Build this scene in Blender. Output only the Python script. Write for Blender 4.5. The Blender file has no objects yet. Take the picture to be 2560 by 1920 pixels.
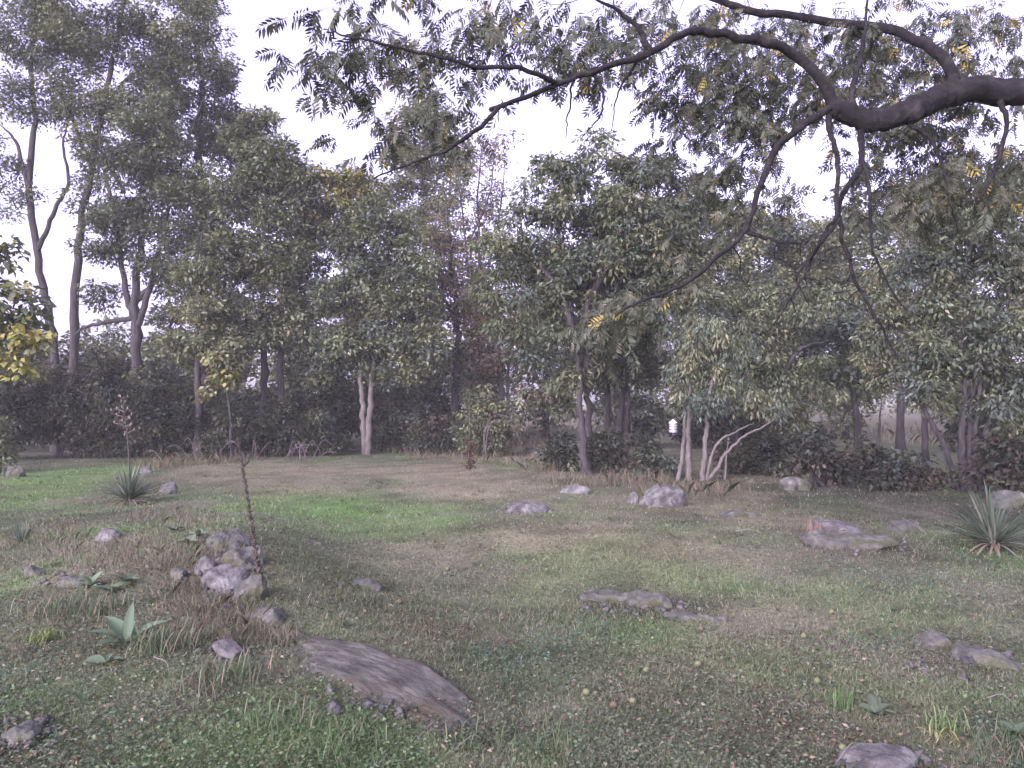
import bpy, math, random
import numpy as np
from mathutils import Vector, Matrix

rng = np.random.default_rng(7)
random.seed(7)
R = math.radians
scene = bpy.context.scene
C = scene.collection

# ------------------------------------------------------------------ camera, sky, sun, exposure
F, CX, HY, CAMH = 804.0, 512.0, 400.0, 1.8          # focal length in 1024-px units, centre column, horizon row, eye height
cam_d = bpy.data.cameras.new('camera')
cam = bpy.data.objects.new('camera', cam_d); C.objects.link(cam)
cam.location = (0, 0, CAMH)
cam.rotation_euler = (R(90) + math.atan((HY - 384) / F), 0, 0)
cam_d.sensor_width = 36; cam_d.lens = 36 * F / 1024
cam_d.clip_start = 0.05; cam_d.clip_end = 3000
scene.camera = cam

SUN_EL, SUN_AZ = R(24), R(215)                       # soft evening light from behind the camera, left
world = bpy.data.worlds.new('World'); scene.world = world; world.use_nodes = True
nt = world.node_tree; nt.nodes.clear()
sky = nt.nodes.new('ShaderNodeTexSky'); sky.sky_type = 'NISHITA'; sky.sun_disc = False
sky.sun_elevation = SUN_EL; sky.sun_rotation = SUN_AZ
sky.air_density = 1.0; sky.dust_density = 4.0; sky.ozone_density = 1.0
hs = nt.nodes.new('ShaderNodeHueSaturation'); hs.inputs['Saturation'].default_value = 0.30
mul = nt.nodes.new('ShaderNodeMix'); mul.data_type = 'RGBA'; mul.blend_type = 'MULTIPLY'
mul.inputs['Factor'].default_value = 1.0; mul.inputs['B'].default_value = (1.085, 0.915, 1.56, 1)
bg = nt.nodes.new('ShaderNodeBackground'); bg.inputs['Strength'].default_value = 0.15
wo = nt.nodes.new('ShaderNodeOutputWorld')
nt.links.new(sky.outputs[0], hs.inputs['Color']); nt.links.new(hs.outputs[0], mul.inputs['A'])
nt.links.new(mul.outputs['Result'], bg.inputs['Color']); nt.links.new(bg.outputs[0], wo.inputs[0])

sun_d = bpy.data.lights.new('sun', 'SUN'); sun_d.energy = 0.6; sun_d.angle = R(25); sun_d.color = (1.0, 0.93, 0.86)
sun = bpy.data.objects.new('sun', sun_d); C.objects.link(sun)
_sd = Vector((math.sin(SUN_AZ) * math.cos(SUN_EL), math.cos(SUN_AZ) * math.cos(SUN_EL), math.sin(SUN_EL)))
sun.rotation_euler = _sd.to_track_quat('Z', 'Y').to_euler()

vs = scene.view_settings
vs.view_transform = 'Standard'; vs.look = 'None'; vs.gamma = 1.0; vs.use_curve_mapping = False
vs.exposure = 1.74
cy = scene.cycles
cy.max_bounces = 4; cy.diffuse_bounces = 3; cy.glossy_bounces = 1; cy.transmission_bounces = 2
cy.transparent_max_bounces = 4; cy.volume_bounces = 0; cy.use_denoising = True
HAZE = 0.0014
cy.caustics_reflective = False; cy.caustics_refractive = False

# ------------------------------------------------------------------ helpers
def fbm(x, y, seed=0, oct=4, sc=1.0):
    """cheap smooth value noise on arrays, about -1..1"""
    x = np.asarray(x, float); y = np.asarray(y, float)
    out = np.zeros(np.broadcast(x, y).shape); amp = 1.0; tot = 0
    def h(i, j, s):
        n = np.sin(i * 127.1 + j * 311.7 + s * 74.7) * 43758.5453
        return n - np.floor(n)
    for o in range(oct):
        xx = x * sc; yy = y * sc
        i = np.floor(xx); j = np.floor(yy); f = xx - i; g = yy - j
        f = f * f * (3 - 2 * f); g = g * g * (3 - 2 * g); s = seed + o * 13
        v = (h(i, j, s) * (1 - f) + h(i + 1, j, s) * f) * (1 - g) + (h(i, j + 1, s) * (1 - f) + h(i + 1, j + 1, s) * f) * g
        out += (v * 2 - 1) * amp; tot += amp; amp *= 0.5; sc *= 2.03
    return out / tot

def W(px, py, d):
    """a point seen at (px, py) of the 1024-wide picture, d metres ahead"""
    return np.array(((px - CX) / F * d, d, CAMH + (HY - py) / F * d))

RIDGE = np.array([(-4.6, 13.2), (-3.5, 9.8), (-2.7, 7.7), (-1.7, 6.1), (-0.75, 4.75), (-0.1, 4.2)])
def seg_dist(x, y):
    best = np.full(np.shape(x), 1e9); side = np.zeros(np.shape(x)); tt = np.zeros(np.shape(x))
    n = len(RIDGE) - 1
    for k in range(n):
        a, b = RIDGE[k], RIDGE[k + 1]; ab = b - a; L2 = ab @ ab
        t = np.clip(((x - a[0]) * ab[0] + (y - a[1]) * ab[1]) / L2, 0, 1)
        dx = x - a[0] - t * ab[0]; dy = y - a[1] - t * ab[1]; d = np.hypot(dx, dy)
        s = np.sign(ab[0] * dy - ab[1] * dx); m = d < best
        best = np.where(m, d, best); side = np.where(m, s, side); tt = np.where(m, (k + t) / n, tt)
    return best, side, tt

def height(x, y):
    x = np.asarray(x, float); y = np.asarray(y, float)
    d, s, t = seg_dist(x, y)
    amp = 0.42 * np.clip(np.minimum(t * 3.0 + 0.15, (1 - t) * 1.7), 0, 1)
    prof = np.where(s > 0, np.exp(-(d / 0.42) ** 2), np.exp(-(d / 1.7) ** 2))   # steep toward the lawn, long to the left
    # the ridge runs away to the near right, so "left of it" is the side toward -x
    prof = np.where(s < 0, np.exp(-(d / 2.1) ** 2), np.exp(-(d / 1.0) ** 2))
    z = amp * prof
    z = z + 0.035 * fbm(x, y, 3, 3, 0.35) + 0.015 * fbm(x, y, 9, 2, 1.7)
    z = z + 0.10 * np.exp(-(((x - 3.6) / 2.4) ** 2 + ((y - 10.4) / 1.2) ** 2))
    far = np.clip((y - 30) / 200, 0, 1)
    return z - far * 0.3

def G(px, py):
    """ground point seen at a picture position"""
    px = np.asarray(px, float); t = np.maximum((np.asarray(py, float) - HY) / F, 1e-3); d = CAMH / t
    for _ in range(14): d = 0.4 * d + 0.6 * (CAMH - height((px - CX) / F * d, d)) / t
    x = (px - CX) / F * d
    return np.stack([x, d, height(x, d)], -1)

def mesh(name, V, faces, mat, parent=None, smooth=False, col=None):
    """one mesh object; faces: list of (n,k) index arrays"""
    me = bpy.data.meshes.new(name)
    V = np.ascontiguousarray(V, np.float32)
    me.vertices.add(len(V)); me.vertices.foreach_set('co', V.ravel())
    idx, st, n = [], [], 0
    for f in faces:
        f = np.asarray(f, np.int32)
        if len(f) == 0: continue
        k = f.shape[1]; idx.append(f.ravel()); st.append(n + np.arange(len(f), dtype=np.int32) * k); n += f.size
    idx = np.concatenate(idx).astype(np.int32); st = np.concatenate(st).astype(np.int32)
    me.loops.add(len(idx)); me.loops.foreach_set('vertex_index', idx)
    me.polygons.add(len(st)); me.polygons.foreach_set('loop_start', st)
    if smooth: me.polygons.foreach_set('use_smooth', np.ones(len(st), bool))
    if col is not None:
        a = me.attributes.new('Col', 'FLOAT_COLOR', 'POINT')
        c4 = np.ones((len(V), 4), np.float32); c4[:, :3] = col; a.data.foreach_set('color', c4.ravel())
    me.update(calc_edges=True)
    me.materials.append(mat)
    o = bpy.data.objects.new(name, me); C.objects.link(o)
    if parent is not None: o.parent = parent
    return o

def tag(o, label=None, cat=None, group=None, kind=None):
    if label: o['label'] = label
    if cat: o['category'] = cat
    if group: o['group'] = group
    if kind: o['kind'] = kind
    return o

def empty(name, loc, label, cat, group=None):
    o = bpy.data.objects.new(name, None); o.empty_display_size = 0.2; C.objects.link(o)
    o.location = [float(v) for v in loc]
    return tag(o, label, cat, group)

class MB:
    """collects tubes and leaves"""
    def __init__(self): self.V, self.Q, self.T, self.Cc, self.n = [], [], [], [], 0
    def add(self, V, Q=None, T=None, col=None):
        V = np.asarray(V, float)
        if Q is not None and len(Q): self.Q.append(np.asarray(Q, np.int64) + self.n)
        if T is not None and len(T): self.T.append(np.asarray(T, np.int64) + self.n)
        self.V.append(V)
        self.Cc.append(np.broadcast_to(np.asarray((0.1, 0.1, 0.1) if col is None else col, float), (len(V), 3)))
        self.n += len(V)
    def tube(self, P, r, sides=6, col=None, wob=0.0, furrow=0.0):
        P = np.asarray(P, float); n = len(P); r = np.broadcast_to(np.asarray(r, float), (n,))
        t = np.gradient(P, axis=0); t /= np.linalg.norm(t, axis=1)[:, None] + 1e-9
        ref = np.array((0.31, 0.95, 0.05)); ref = np.where(np.abs(t @ ref)[:, None] > 0.93, np.array((0.9, -0.2, 0.4)), ref)
        u = np.cross(t, ref); u /= np.linalg.norm(u, axis=1)[:, None] + 1e-9; v = np.cross(t, u)
        a = np.linspace(0, 2 * math.pi, sides, endpoint=False)
        rr = r[:, None] * (1 + wob * rng.uniform(-1, 1, (n, sides)))
        if furrow:
            jj = np.cos(a)[None, :] * 3.2 + 0 * r[:, None]; kk = np.sin(a)[None, :] * 3.2 + np.arange(n)[:, None] * 0.16
            rr = rr * (1 + furrow * (0.6 - 2.2 * np.abs(fbm(jj * 1.6, kk, 17, 3, 1.0)))) * (1 + 0.04 * fbm(jj * 0.3, kk * 0.5, 23, 2, 1.0))
        V = P[:, None, :] + rr[..., None] * (np.cos(a)[None, :, None] * u[:, None, :] + np.sin(a)[None, :, None] * v[:, None, :])
        V = V.reshape(-1, 3)
        i = np.arange(n - 1)[:, None] * sides; j = np.arange(sides)[None, :]; j2 = (j + 1) % sides
        Q = np.stack([i + j, i + j2, i + sides + j2, i + sides + j], -1).reshape(-1, 4)
        tip = np.vstack([V, P[-1:] + t[-1:] * r[-1]]); base = (n - 1) * sides
        T = np.stack([base + np.arange(sides), base + (np.arange(sides) + 1) % sides, np.full(sides, n * sides)], -1)
        self.add(tip, Q, T, col)
    def leaves(self, P, D, N, L, Wd, col, fold=0.0):
        """diamond leaves from P along D, facing N"""
        P, D, N = (np.asarray(a, float) for a in (P, D, N)); n = len(P)
        D = D / (np.linalg.norm(D, axis=1)[:, None] + 1e-9)
        S = np.cross(N, D); S /= np.linalg.norm(S, axis=1)[:, None] + 1e-9
        U = np.cross(D, S); L = np.broadcast_to(L, (n,))[:, None]; Wd = np.broadcast_to(Wd, (n,))[:, None]
        m = P + D * L * 0.45
        V = np.stack([P, m + S * Wd / 2 + U * Wd * fold, P + D * L - U * L * 0.12, m - S * Wd / 2 + U * Wd * fold], 1).reshape(-1, 3)
        Q = np.arange(4 * n).reshape(n, 4)
        self.add(V, Q, None, np.repeat(np.broadcast_to(col, (n, 3)), 4, axis=0))
    def build(self, name, mat, parent=None, smooth=False, col=True):
        V = np.vstack(self.V)
        if parent is not None: V = V - np.array(parent.location)
        fs = ([np.vstack(self.Q)] if self.Q else []) + ([np.vstack(self.T)] if self.T else [])
        return mesh(name, V, fs, mat, parent, smooth, np.vstack(self.Cc) if col else None)

def smooth_path(P, n):
    """Catmull-Rom through the points"""
    P = np.asarray(P, float)
    Q = np.vstack([2 * P[0] - P[1], P, 2 * P[-1] - P[-2]]); out = []
    for k in range(1, len(Q) - 2):
        t = np.linspace(0, 1, n, endpoint=False)[:, None]
        a, b, c, d = Q[k - 1], Q[k], Q[k + 1], Q[k + 2]
        out.append(0.5 * (2 * b + (c - a) * t + (2 * a - 5 * b + 4 * c - d) * t ** 2 + (3 * b - a - 3 * c + d) * t ** 3))
    out.append(P[-1:]); return np.vstack(out)

def unit(n): 
    v = rng.normal(size=(n, 3)); return v / np.linalg.norm(v, axis=1)[:, None]

# ------------------------------------------------------------------ materials
def mat(name):
    m = bpy.data.materials.new(name); m.use_nodes = True; n = m.node_tree; n.nodes.clear()
    out = n.nodes.new('ShaderNodeOutputMaterial'); return m, n, out

def leaf_material(name, trans=0.3, tint=(1.15, 1.2, 0.7), rough=0.5, spec=0.25):
    m, n, out = mat(name)
    at = n.nodes.new('ShaderNodeAttribute'); at.attribute_name = 'Col'
    p = n.nodes.new('ShaderNodeBsdfPrincipled'); p.inputs['Roughness'].default_value = rough
    p.inputs['Specular IOR Level'].default_value = spec
    tr = n.nodes.new('ShaderNodeBsdfTranslucent'); mx = n.nodes.new('ShaderNodeMixShader'); mx.inputs[0].default_value = trans
    tm = n.nodes.new('ShaderNodeMix'); tm.data_type = 'RGBA'; tm.blend_type = 'MULTIPLY'; tm.inputs['Factor'].default_value = 1
    tm.inputs['B'].default_value = (*tint, 1)
    n.links.new(at.outputs['Color'], p.inputs['Base Color']); n.links.new(at.outputs['Color'], tm.inputs['A'])
    n.links.new(tm.outputs['Result'], tr.inputs['Color'])
    n.links.new(p.outputs[0], mx.inputs[1]); n.links.new(tr.outputs[0], mx.inputs[2]); n.links.new(mx.outputs[0], out.inputs[0])
    return m

def ramp(n, stops):
    r = n.nodes.new('ShaderNodeValToRGB'); e = r.color_ramp.elements
    while len(e) < len(stops): e.new(0.5)
    for k, (p, c) in enumerate(stops): e[k].position = p; e[k].color = (*c, 1)
    return r

def noise_material(name, stops, scale=6, stretch=(1, 1, 1), bump=0.4, bscale=None, rough=0.9, detail=6, coord='Object', dist=0.02, second=None, rnd=0.0):
    m, n, out = mat(name)
    tc = n.nodes.new('ShaderNodeTexCoord'); mp = n.nodes.new('ShaderNodeMapping'); mp.inputs['Scale'].default_value = stretch
    n.links.new(tc.outputs[coord], mp.inputs['Vector'])
    no = n.nodes.new('ShaderNodeTexNoise'); no.inputs['Scale'].default_value = scale; no.inputs['Detail'].default_value = detail
    no.inputs['Roughness'].default_value = 0.65; n.links.new(mp.outputs[0], no.inputs['Vector'])
    r = ramp(n, stops); n.links.new(no.outputs[0], r.inputs[0]); colour = r.outputs[0]
    if second:                                            # lichen, moss, stain patches with a shape of their own
        s2, c2, lo, hi = second
        n2 = n.nodes.new('ShaderNodeTexNoise'); n2.inputs['Scale'].default_value = s2; n2.inputs['Detail'].default_value = 5
        n.links.new(tc.outputs[coord], n2.inputs['Vector'])
        r2 = ramp(n, [(lo, (0, 0, 0)), (hi, (1, 1, 1))]); n.links.new(n2.outputs[0], r2.inputs[0])
        mm = n.nodes.new('ShaderNodeMix'); mm.data_type = 'RGBA'; mm.inputs['B'].default_value = (*c2, 1)
        n.links.new(r2.outputs[0], mm.inputs['Factor']); n.links.new(colour, mm.inputs['A']); colour = mm.outputs['Result']
    p = n.nodes.new('ShaderNodeBsdfPrincipled'); p.inputs['Roughness'].default_value = rough; p.inputs['Specular IOR Level'].default_value = 0.2
    n.links.new(colour, p.inputs['Base Color'])
    nb = n.nodes.new('ShaderNodeTexNoise'); nb.inputs['Scale'].default_value = bscale or scale * 2.5; nb.inputs['Detail'].default_value = 8
    nb.inputs['Roughness'].default_value = 0.7; n.links.new(mp.outputs[0], nb.inputs['Vector'])
    b = n.nodes.new('ShaderNodeBump'); b.inputs['Strength'].default_value = bump; b.inputs['Distance'].default_value = dist
    n.links.new(nb.outputs[0], b.inputs['Height']); n.links.new(b.outputs[0], p.inputs['Normal'])
    n.links.new(p.outputs[0], out.inputs[0]); return m

M = {}
M['leaf'] = leaf_material('leaf')
M['leaf_walnut'] = leaf_material('leaf_walnut', 0.15, (1.0, 1.05, 0.7), 0.75, 0.06)
M['grass'] = leaf_material('grass', 0.25, (1.1, 1.1, 0.7), 0.6, 0.15)
M['litter'] = leaf_material('litter', 0.1, (1, 1, 0.8), 0.8, 0.1)
M['blade'] = leaf_material('blade', 0.15, (1.1, 1.1, 0.7), 0.6, 0.14)
M['bark'] = noise_material('bark', [(0.3, (0.020, 0.019, 0.016)), (0.55, (0.045, 0.044, 0.036)), (0.75, (0.088, 0.086, 0.068))], 5, (3, 3, 0.5), 0.8, 14, 0.95)
M['bark_walnut'] = noise_material('bark_walnut', [(0.3, (0.008, 0.008, 0.0065)), (0.55, (0.020, 0.020, 0.016)), (0.78, (0.055, 0.055, 0.044))], 9, (1, 1, 1), 1.0, 26, 0.95, dist=0.03)
M['bark_pale'] = noise_material('bark_pale', [(0.3, (0.065, 0.062, 0.046)), (0.55, (0.115, 0.112, 0.084)), (0.75, (0.18, 0.175, 0.135))], 6, (3, 3, 0.6), 0.6, 16, 0.95)
M['twig'] = noise_material('twig', [(0.3, (0.07, 0.06, 0.055)), (0.7, (0.17, 0.15, 0.13))], 9, (1, 1, 1), 0.3)
M['dead'] = noise_material('dead', [(0.3, (0.034, 0.030, 0.020)), (0.55, (0.075, 0.068, 0.045)), (0.75, (0.15, 0.14, 0.095))], 30, (1, 1, 1), 0.6)
M['rust'] = noise_material('rust', [(0.3, (0.03, 0.018, 0.010)), (0.7, (0.075, 0.042, 0.024))], 30)
M['pale_twig'] = noise_material('pale_twig', [(0.3, (0.11, 0.105, 0.07)), (0.7, (0.2, 0.195, 0.14))], 20, (1, 1, 1), 0.3)
M['rock'] = noise_material('rock', [(0.30, (0.032, 0.034, 0.023)), (0.5, (0.095, 0.102, 0.072)), (0.72, (0.22, 0.23, 0.168))], 5, (1, 1, 1), 1.0, 16, 0.95, dist=0.03, second=(3.0, (0.075, 0.085, 0.042), 0.52, 0.62))
M['rock_pale'] = noise_material('rock_pale', [(0.30, (0.036, 0.036, 0.028)), (0.5, (0.105, 0.107, 0.086)), (0.72, (0.225, 0.23, 0.188))], 6, (1, 1, 1), 1.0, 18, 0.95, dist=0.03, second=(9.0, (0.165, 0.175, 0.13), 0.58, 0.66))
M['schist'] = noise_material('schist', [(0.30, (0.036, 0.038, 0.026)), (0.5, (0.088, 0.092, 0.064)), (0.70, (0.17, 0.178, 0.126))], 5, (0.9, 3.0, 3.0), 1.0, 13, 0.95, dist=0.03, second=(2.5, (0.075, 0.066, 0.04), 0.52, 0.66))
M['husk'] = noise_material('husk', [(0.3, (0.075, 0.09, 0.035)), (0.6, (0.125, 0.145, 0.06)), (0.8, (0.11, 0.105, 0.05))], 20, (1, 1, 1), 0.3, 60, 0.7, dist=0.003)
M['husk_brown'] = noise_material('husk_brown', [(0.3, (0.07, 0.062, 0.032)), (0.7, (0.12, 0.105, 0.055))], 20, (1, 1, 1), 0.3, 60, 0.8, dist=0.003)
M['white'] = noise_material('white_plastic', [(0.3, (0.68, 0.68, 0.64)), (0.7, (0.80, 0.80, 0.77))], 12, (1, 1, 1), 0.05, 40, 0.45)
M['metal'] = noise_material('grey_metal', [(0.3, (0.16, 0.16, 0.16)), (0.7, (0.26, 0.26, 0.26))], 20, (1, 1, 1), 0.1, 60, 0.5)
M['pod'] = noise_material('pod', [(0.3, (0.10, 0.09, 0.06)), (0.7, (0.28, 0.27, 0.2))], 30, (1, 1, 1), 0.3)

m, n, out = mat('soil')                                   # ground: patch colours from the sheet, fine grain from noise
at = n.nodes.new('ShaderNodeAttribute'); at.attribute_name = 'Col'
tc = n.nodes.new('ShaderNodeTexCoord')
no = n.nodes.new('ShaderNodeTexNoise'); no.inputs['Scale'].default_value = 14; no.inputs['Detail'].default_value = 9; no.inputs['Roughness'].default_value = 0.72
n.links.new(tc.outputs['Object'], no.inputs['Vector'])
r = ramp(n, [(0.30, (0.45, 0.43, 0.42)), (0.5, (0.95, 0.95, 0.95)), (0.72, (1.5, 1.48, 1.45))]); n.links.new(no.outputs[0], r.inputs[0])
mm = n.nodes.new('ShaderNodeMix'); mm.data_type = 'RGBA'; mm.blend_type = 'MULTIPLY'; mm.inputs['Factor'].default_value = 1
n.links.new(at.outputs['Color'], mm.inputs['A']); n.links.new(r.outputs[0], mm.inputs['B'])
p = n.nodes.new('ShaderNodeBsdfPrincipled'); p.inputs['Roughness'].default_value = 0.95; p.inputs['Specular IOR Level'].default_value = 0.1
n.links.new(mm.outputs['Result'], p.inputs['Base Color'])
b = n.nodes.new('ShaderNodeBump'); b.inputs['Strength'].default_value = 0.9; b.inputs['Distance'].default_value = 0.05
n2 = n.nodes.new('ShaderNodeTexNoise'); n2.inputs['Scale'].default_value = 22; n2.inputs['Detail'].default_value = 8; n.links.new(tc.outputs['Object'], n2.inputs['Vector'])
n.links.new(n2.outputs[0], b.inputs['Height']); n.links.new(b.outputs[0], p.inputs['Normal']); n.links.new(p.outputs[0], out.inputs[0])
M['soil'] = m

# ------------------------------------------------------------------ ground
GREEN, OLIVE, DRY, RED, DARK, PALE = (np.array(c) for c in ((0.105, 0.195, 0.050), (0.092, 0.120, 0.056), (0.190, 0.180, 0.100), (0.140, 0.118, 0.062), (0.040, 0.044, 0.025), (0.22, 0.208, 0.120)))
def _blob(px, py, rpx, rpy, c, w):
    a = G(px, py); b = G(px, py - rpy) if py - rpy > HY + 6 else a + (0, 60, 0); b2 = G(px, py + rpy)
    return (a[0], 0.5 * (b[1] + b2[1]), rpx / F * a[1], max(0.3, 0.5 * abs(b[1] - b2[1])), c, w)
BLOBS = [_blob(*q) for q in (
    (330, 512, 90, 16, GREEN, 1.0), (270, 505, 50, 14, GREEN, 0.7), (410, 520, 60, 14, GREEN, 0.7), (60, 478, 60, 14, GREEN, 0.9), (25, 500, 45, 14, GREEN, 0.7),
    (330, 474, 150, 9, DRY, 0.9), (470, 485, 60, 14, DRY, 0.8), (200, 468, 30, 8, DRY, 0.6), (280, 490, 60, 10, DRY, 0.4),
    (710, 580, 50, 14, GREEN, 0.8), (600, 560, 70, 16, GREEN, 0.4), (640, 625, 60, 20, GREEN, 0.45), (560, 590, 60, 20, GREEN, 0.35), (880, 585, 50, 20, GREEN, 0.3), (880, 635, 40, 10, GREEN, 0.4),
    (520, 540, 60, 14, DRY, 0.5), (620, 545, 40, 10, RED, 0.35), (690, 505, 80, 14, RED, 0.45), (480, 455, 60, 12, RED, 0.5), (540, 530, 40, 8, RED, 0.3), (760, 520, 70, 14, DRY, 0.5),
    (440, 630, 55, 18, RED, 0.55), (500, 640, 40, 10, RED, 0.35), (230, 575, 50, 22, RED, 0.5), (200, 610, 60, 18, RED, 0.4), (150, 480, 40, 8, DARK, 0.4),
    (820, 740, 60, 22, RED, 0.4), (900, 770, 90, 22, DARK, 0.5), (960, 670, 50, 25, DARK, 0.4), (880, 730, 120, 40, DARK, 0.3), (20, 735, 40, 30, DARK, 0.7), (100, 745, 60, 20, DARK, 0.3),
    (120, 560, 80, 20, PALE, 0.3), (420, 560, 60, 14, PALE, 0.3), (850, 495, 160, 22, DARK, 0.85), (960, 515, 80, 22, DARK, 0.8), (600, 478, 90, 10, DARK, 0.7), (100, 452, 160, 8, DARK, 0.95), (330, 449, 130, 5, DARK, 0.6),  # wide DARK patches at right paint the shade under trees and shrubs
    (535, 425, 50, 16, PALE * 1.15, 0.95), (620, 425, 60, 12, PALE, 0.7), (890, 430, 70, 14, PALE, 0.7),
    (640, 606, 70, 12, np.array((0.10, 0.088, 0.055)), 0.6), (860, 545, 80, 14, np.array((0.10, 0.09, 0.06)), 0.55), (215, 575, 45, 35, np.array((0.13, 0.11, 0.07)), 0.6), (960, 660, 60, 24, np.array((0.07, 0.064, 0.042)), 0.6), (760, 735, 70, 20, np.array((0.11, 0.09, 0.058)), 0.5), (960, 600, 70, 60, np.array((0.09, 0.095, 0.06)), 0.45),
    (300, 745, 90, 18, GREEN, 0.35), (380, 755, 60, 15, GREEN, 0.35), (120, 700, 50, 12, GREEN, 0.25), (560, 750, 50, 18, GREEN, 0.3))]

def ground_colour(x, y):
    x = np.asarray(x, float); y = np.asarray(y, float)
    c = np.empty(x.shape + (3,)); c[...] = OLIVE
    k = np.clip(0.5 + 1.3 * fbm(x, y, 21, 4, 0.55), 0, 1)[..., None]
    c = c * (1 - 0.45 * k) + 0.45 * k * DRY * 0.75
    k = np.clip(2.2 * fbm(x, y, 31, 4, 0.9) - 0.1, 0, 1)[..., None]; c = c * (1 - 0.45 * k) + 0.45 * k * GREEN
    k = np.clip(2.2 * fbm(x, y, 47, 4, 1.3) - 0.5, 0, 1)[..., None]; c = c * (1 - 0.4 * k) + 0.4 * k * RED * 0.8
    k = np.clip(2.0 * fbm(x, y, 61, 4, 1.1) - 0.45, 0, 1)[..., None]; c = c * (1 - 0.6 * k) + 0.6 * k * DARK
    wob = 0.6 * fbm(x, y, 77, 5, 0.9)
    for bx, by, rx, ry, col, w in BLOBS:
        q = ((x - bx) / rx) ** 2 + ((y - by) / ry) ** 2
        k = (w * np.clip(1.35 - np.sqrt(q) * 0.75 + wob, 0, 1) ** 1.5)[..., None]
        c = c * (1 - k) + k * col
    g3 = fbm(x, y, 133, 4, 2.6)[..., None]; g4 = fbm(x, y, 151, 3, 1.1)[..., None]
    c = c * (1.06 + 0.5 * g3 + 0.2 * g4); kk = np.clip(2.4 * g4 - 0.5 + 0.9 * g3, 0, 1); c = np.clip(c * (1 - 0.50 * kk) + 0.45 * kk * np.array((0.18, 0.175, 0.115)), 0.012, 0.6)
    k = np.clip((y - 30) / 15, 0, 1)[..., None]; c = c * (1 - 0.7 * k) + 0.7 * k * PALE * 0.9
    return c * 0.86

gy = np.concatenate([np.linspace(-30, 0, 16)[:-1], np.arange(0, 14, 0.14), np.arange(14, 32, 0.3), 32 + 6 * (np.exp(np.linspace(0, 4.3, 40)) - 1)])
_h = np.concatenate([np.arange(0, 9, 0.13), np.arange(9, 22, 0.5), 22 + 8 * (np.exp(np.linspace(0, 4.05, 28)) - 1)])
gx = np.concatenate([-_h[::-1][:-1], _h])
X, Y = np.meshgrid(gx, gy)
Vg = np.stack([X, Y, height(X, Y)], -1).reshape(-1, 3)
nx, ny = len(gx), len(gy); i = (np.arange(ny - 1)[:, None] * nx + np.arange(nx - 1)[None, :])
Qg = np.stack([i, i + 1, i + nx + 1, i + nx], -1).reshape(-1, 4)
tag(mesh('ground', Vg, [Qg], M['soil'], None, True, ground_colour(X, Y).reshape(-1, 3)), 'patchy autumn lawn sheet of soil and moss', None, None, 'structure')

# ------------------------------------------------------------------ trees
OL = np.array((0.142, 0.162, 0.076)); DG = np.array((0.072, 0.088, 0.050)); MG = np.array((0.110, 0.136, 0.069))
YG = np.array((0.20, 0.20, 0.055)); BG_ = np.array((0.095, 0.126, 0.082)); PK = np.array((0.185, 0.160, 0.110)); OR = np.array((0.19, 0.13, 0.05)); YL = np.array((0.25, 0.26, 0.075))

def grow(nodes, nrad, targets, mb, up=0.12, r_tip=0.006, k_r=0.022, sides=5, down_pen=0.7, rmax=1.0):
    """join every target to the nearest part of the skeleton with a curved tapering branch"""
    nodes = [np.asarray(p, float) for p in nodes]; nrad = list(nrad); targets = np.asarray(targets)
    A = np.array(nodes); d0 = np.linalg.norm(targets[:, None, :] - A[None], axis=2).min(1)
    A = list(A); paths = []
    for ti in np.argsort(d0):
        t = targets[ti]; B = np.array(A); v = t - B
        cost = np.linalg.norm(v, axis=1) + down_pen * np.maximum(0, -v[:, 2])
        k = int(np.argmin(cost)); s = B[k]; L = np.linalg.norm(t - s)
        if L < 0.02: continue
        q = np.linspace(0, 1, 5)[:, None]
        c = s + (t - s) * 0.5 + np.array((0, 0, up * L)) + rng.normal(size=3) * 0.09 * L
        P = (1 - q) ** 2 * s + 2 * q * (1 - q) * c + q ** 2 * t
        P[1:-1] += rng.normal(size=(3, 3)) * 0.018 * L
        r0 = min(rmax, 0.75 * nrad[k], r_tip + k_r * L)
        r = np.linspace(r0, min(r_tip, r0), 5)
        mb.tube(P, r, sides if r0 > 0.03 else 3); paths.append(P)
        for a in range(1, 5): A.append(P[a]); nrad.append(r[a])
    return paths

def clump_leaves(mb, cents, rad, leaf, cols, dens=2.2, flat=0.6, aspect=0.5, droop=0.25, jit=0.5, rare=None):
    for c in cents:
        rr = rad * rng.uniform(0.6, 1.35); n = int(dens * math.pi * rr * rr / (leaf * leaf * aspect * 0.5) * 0.5) + 6
        u = unit(n); rd = rng.uniform(0, 1, n) ** 0.45
        off = u * (rr * rd)[:, None] * np.array((1, 1, flat)); off[:, 2] -= 0.25 * rr * rd ** 2
        D = u * np.array((1, 1, 0.35)) + rng.normal(size=(n, 3)) * 0.5; D[:, 2] -= droop
        N = np.array((0, 0, 1.0)) + rng.normal(size=(n, 3)) * 0.55 + u * 0.35
        base = cols[rng.integers(len(cols))] * rng.uniform(0.62, 1.35)
        col = base * rng.uniform(1 - jit, 1 + jit, n)[:, None] * (1 + rng.normal(size=(n, 3)) * 0.05)
        if rare is not None:
            k = rng.random(n) < rare[1]; col[k] = rare[0] * rng.uniform(0.7, 1.2, (k.sum(), 1))
        L = leaf * rng.uniform(0.65, 1.3, n)
        mb.leaves(c + off, D, N, L, L * aspect * rng.uniform(0.75, 1.2, n), np.clip(col, 0.01, 0.8), 0.12)

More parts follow.
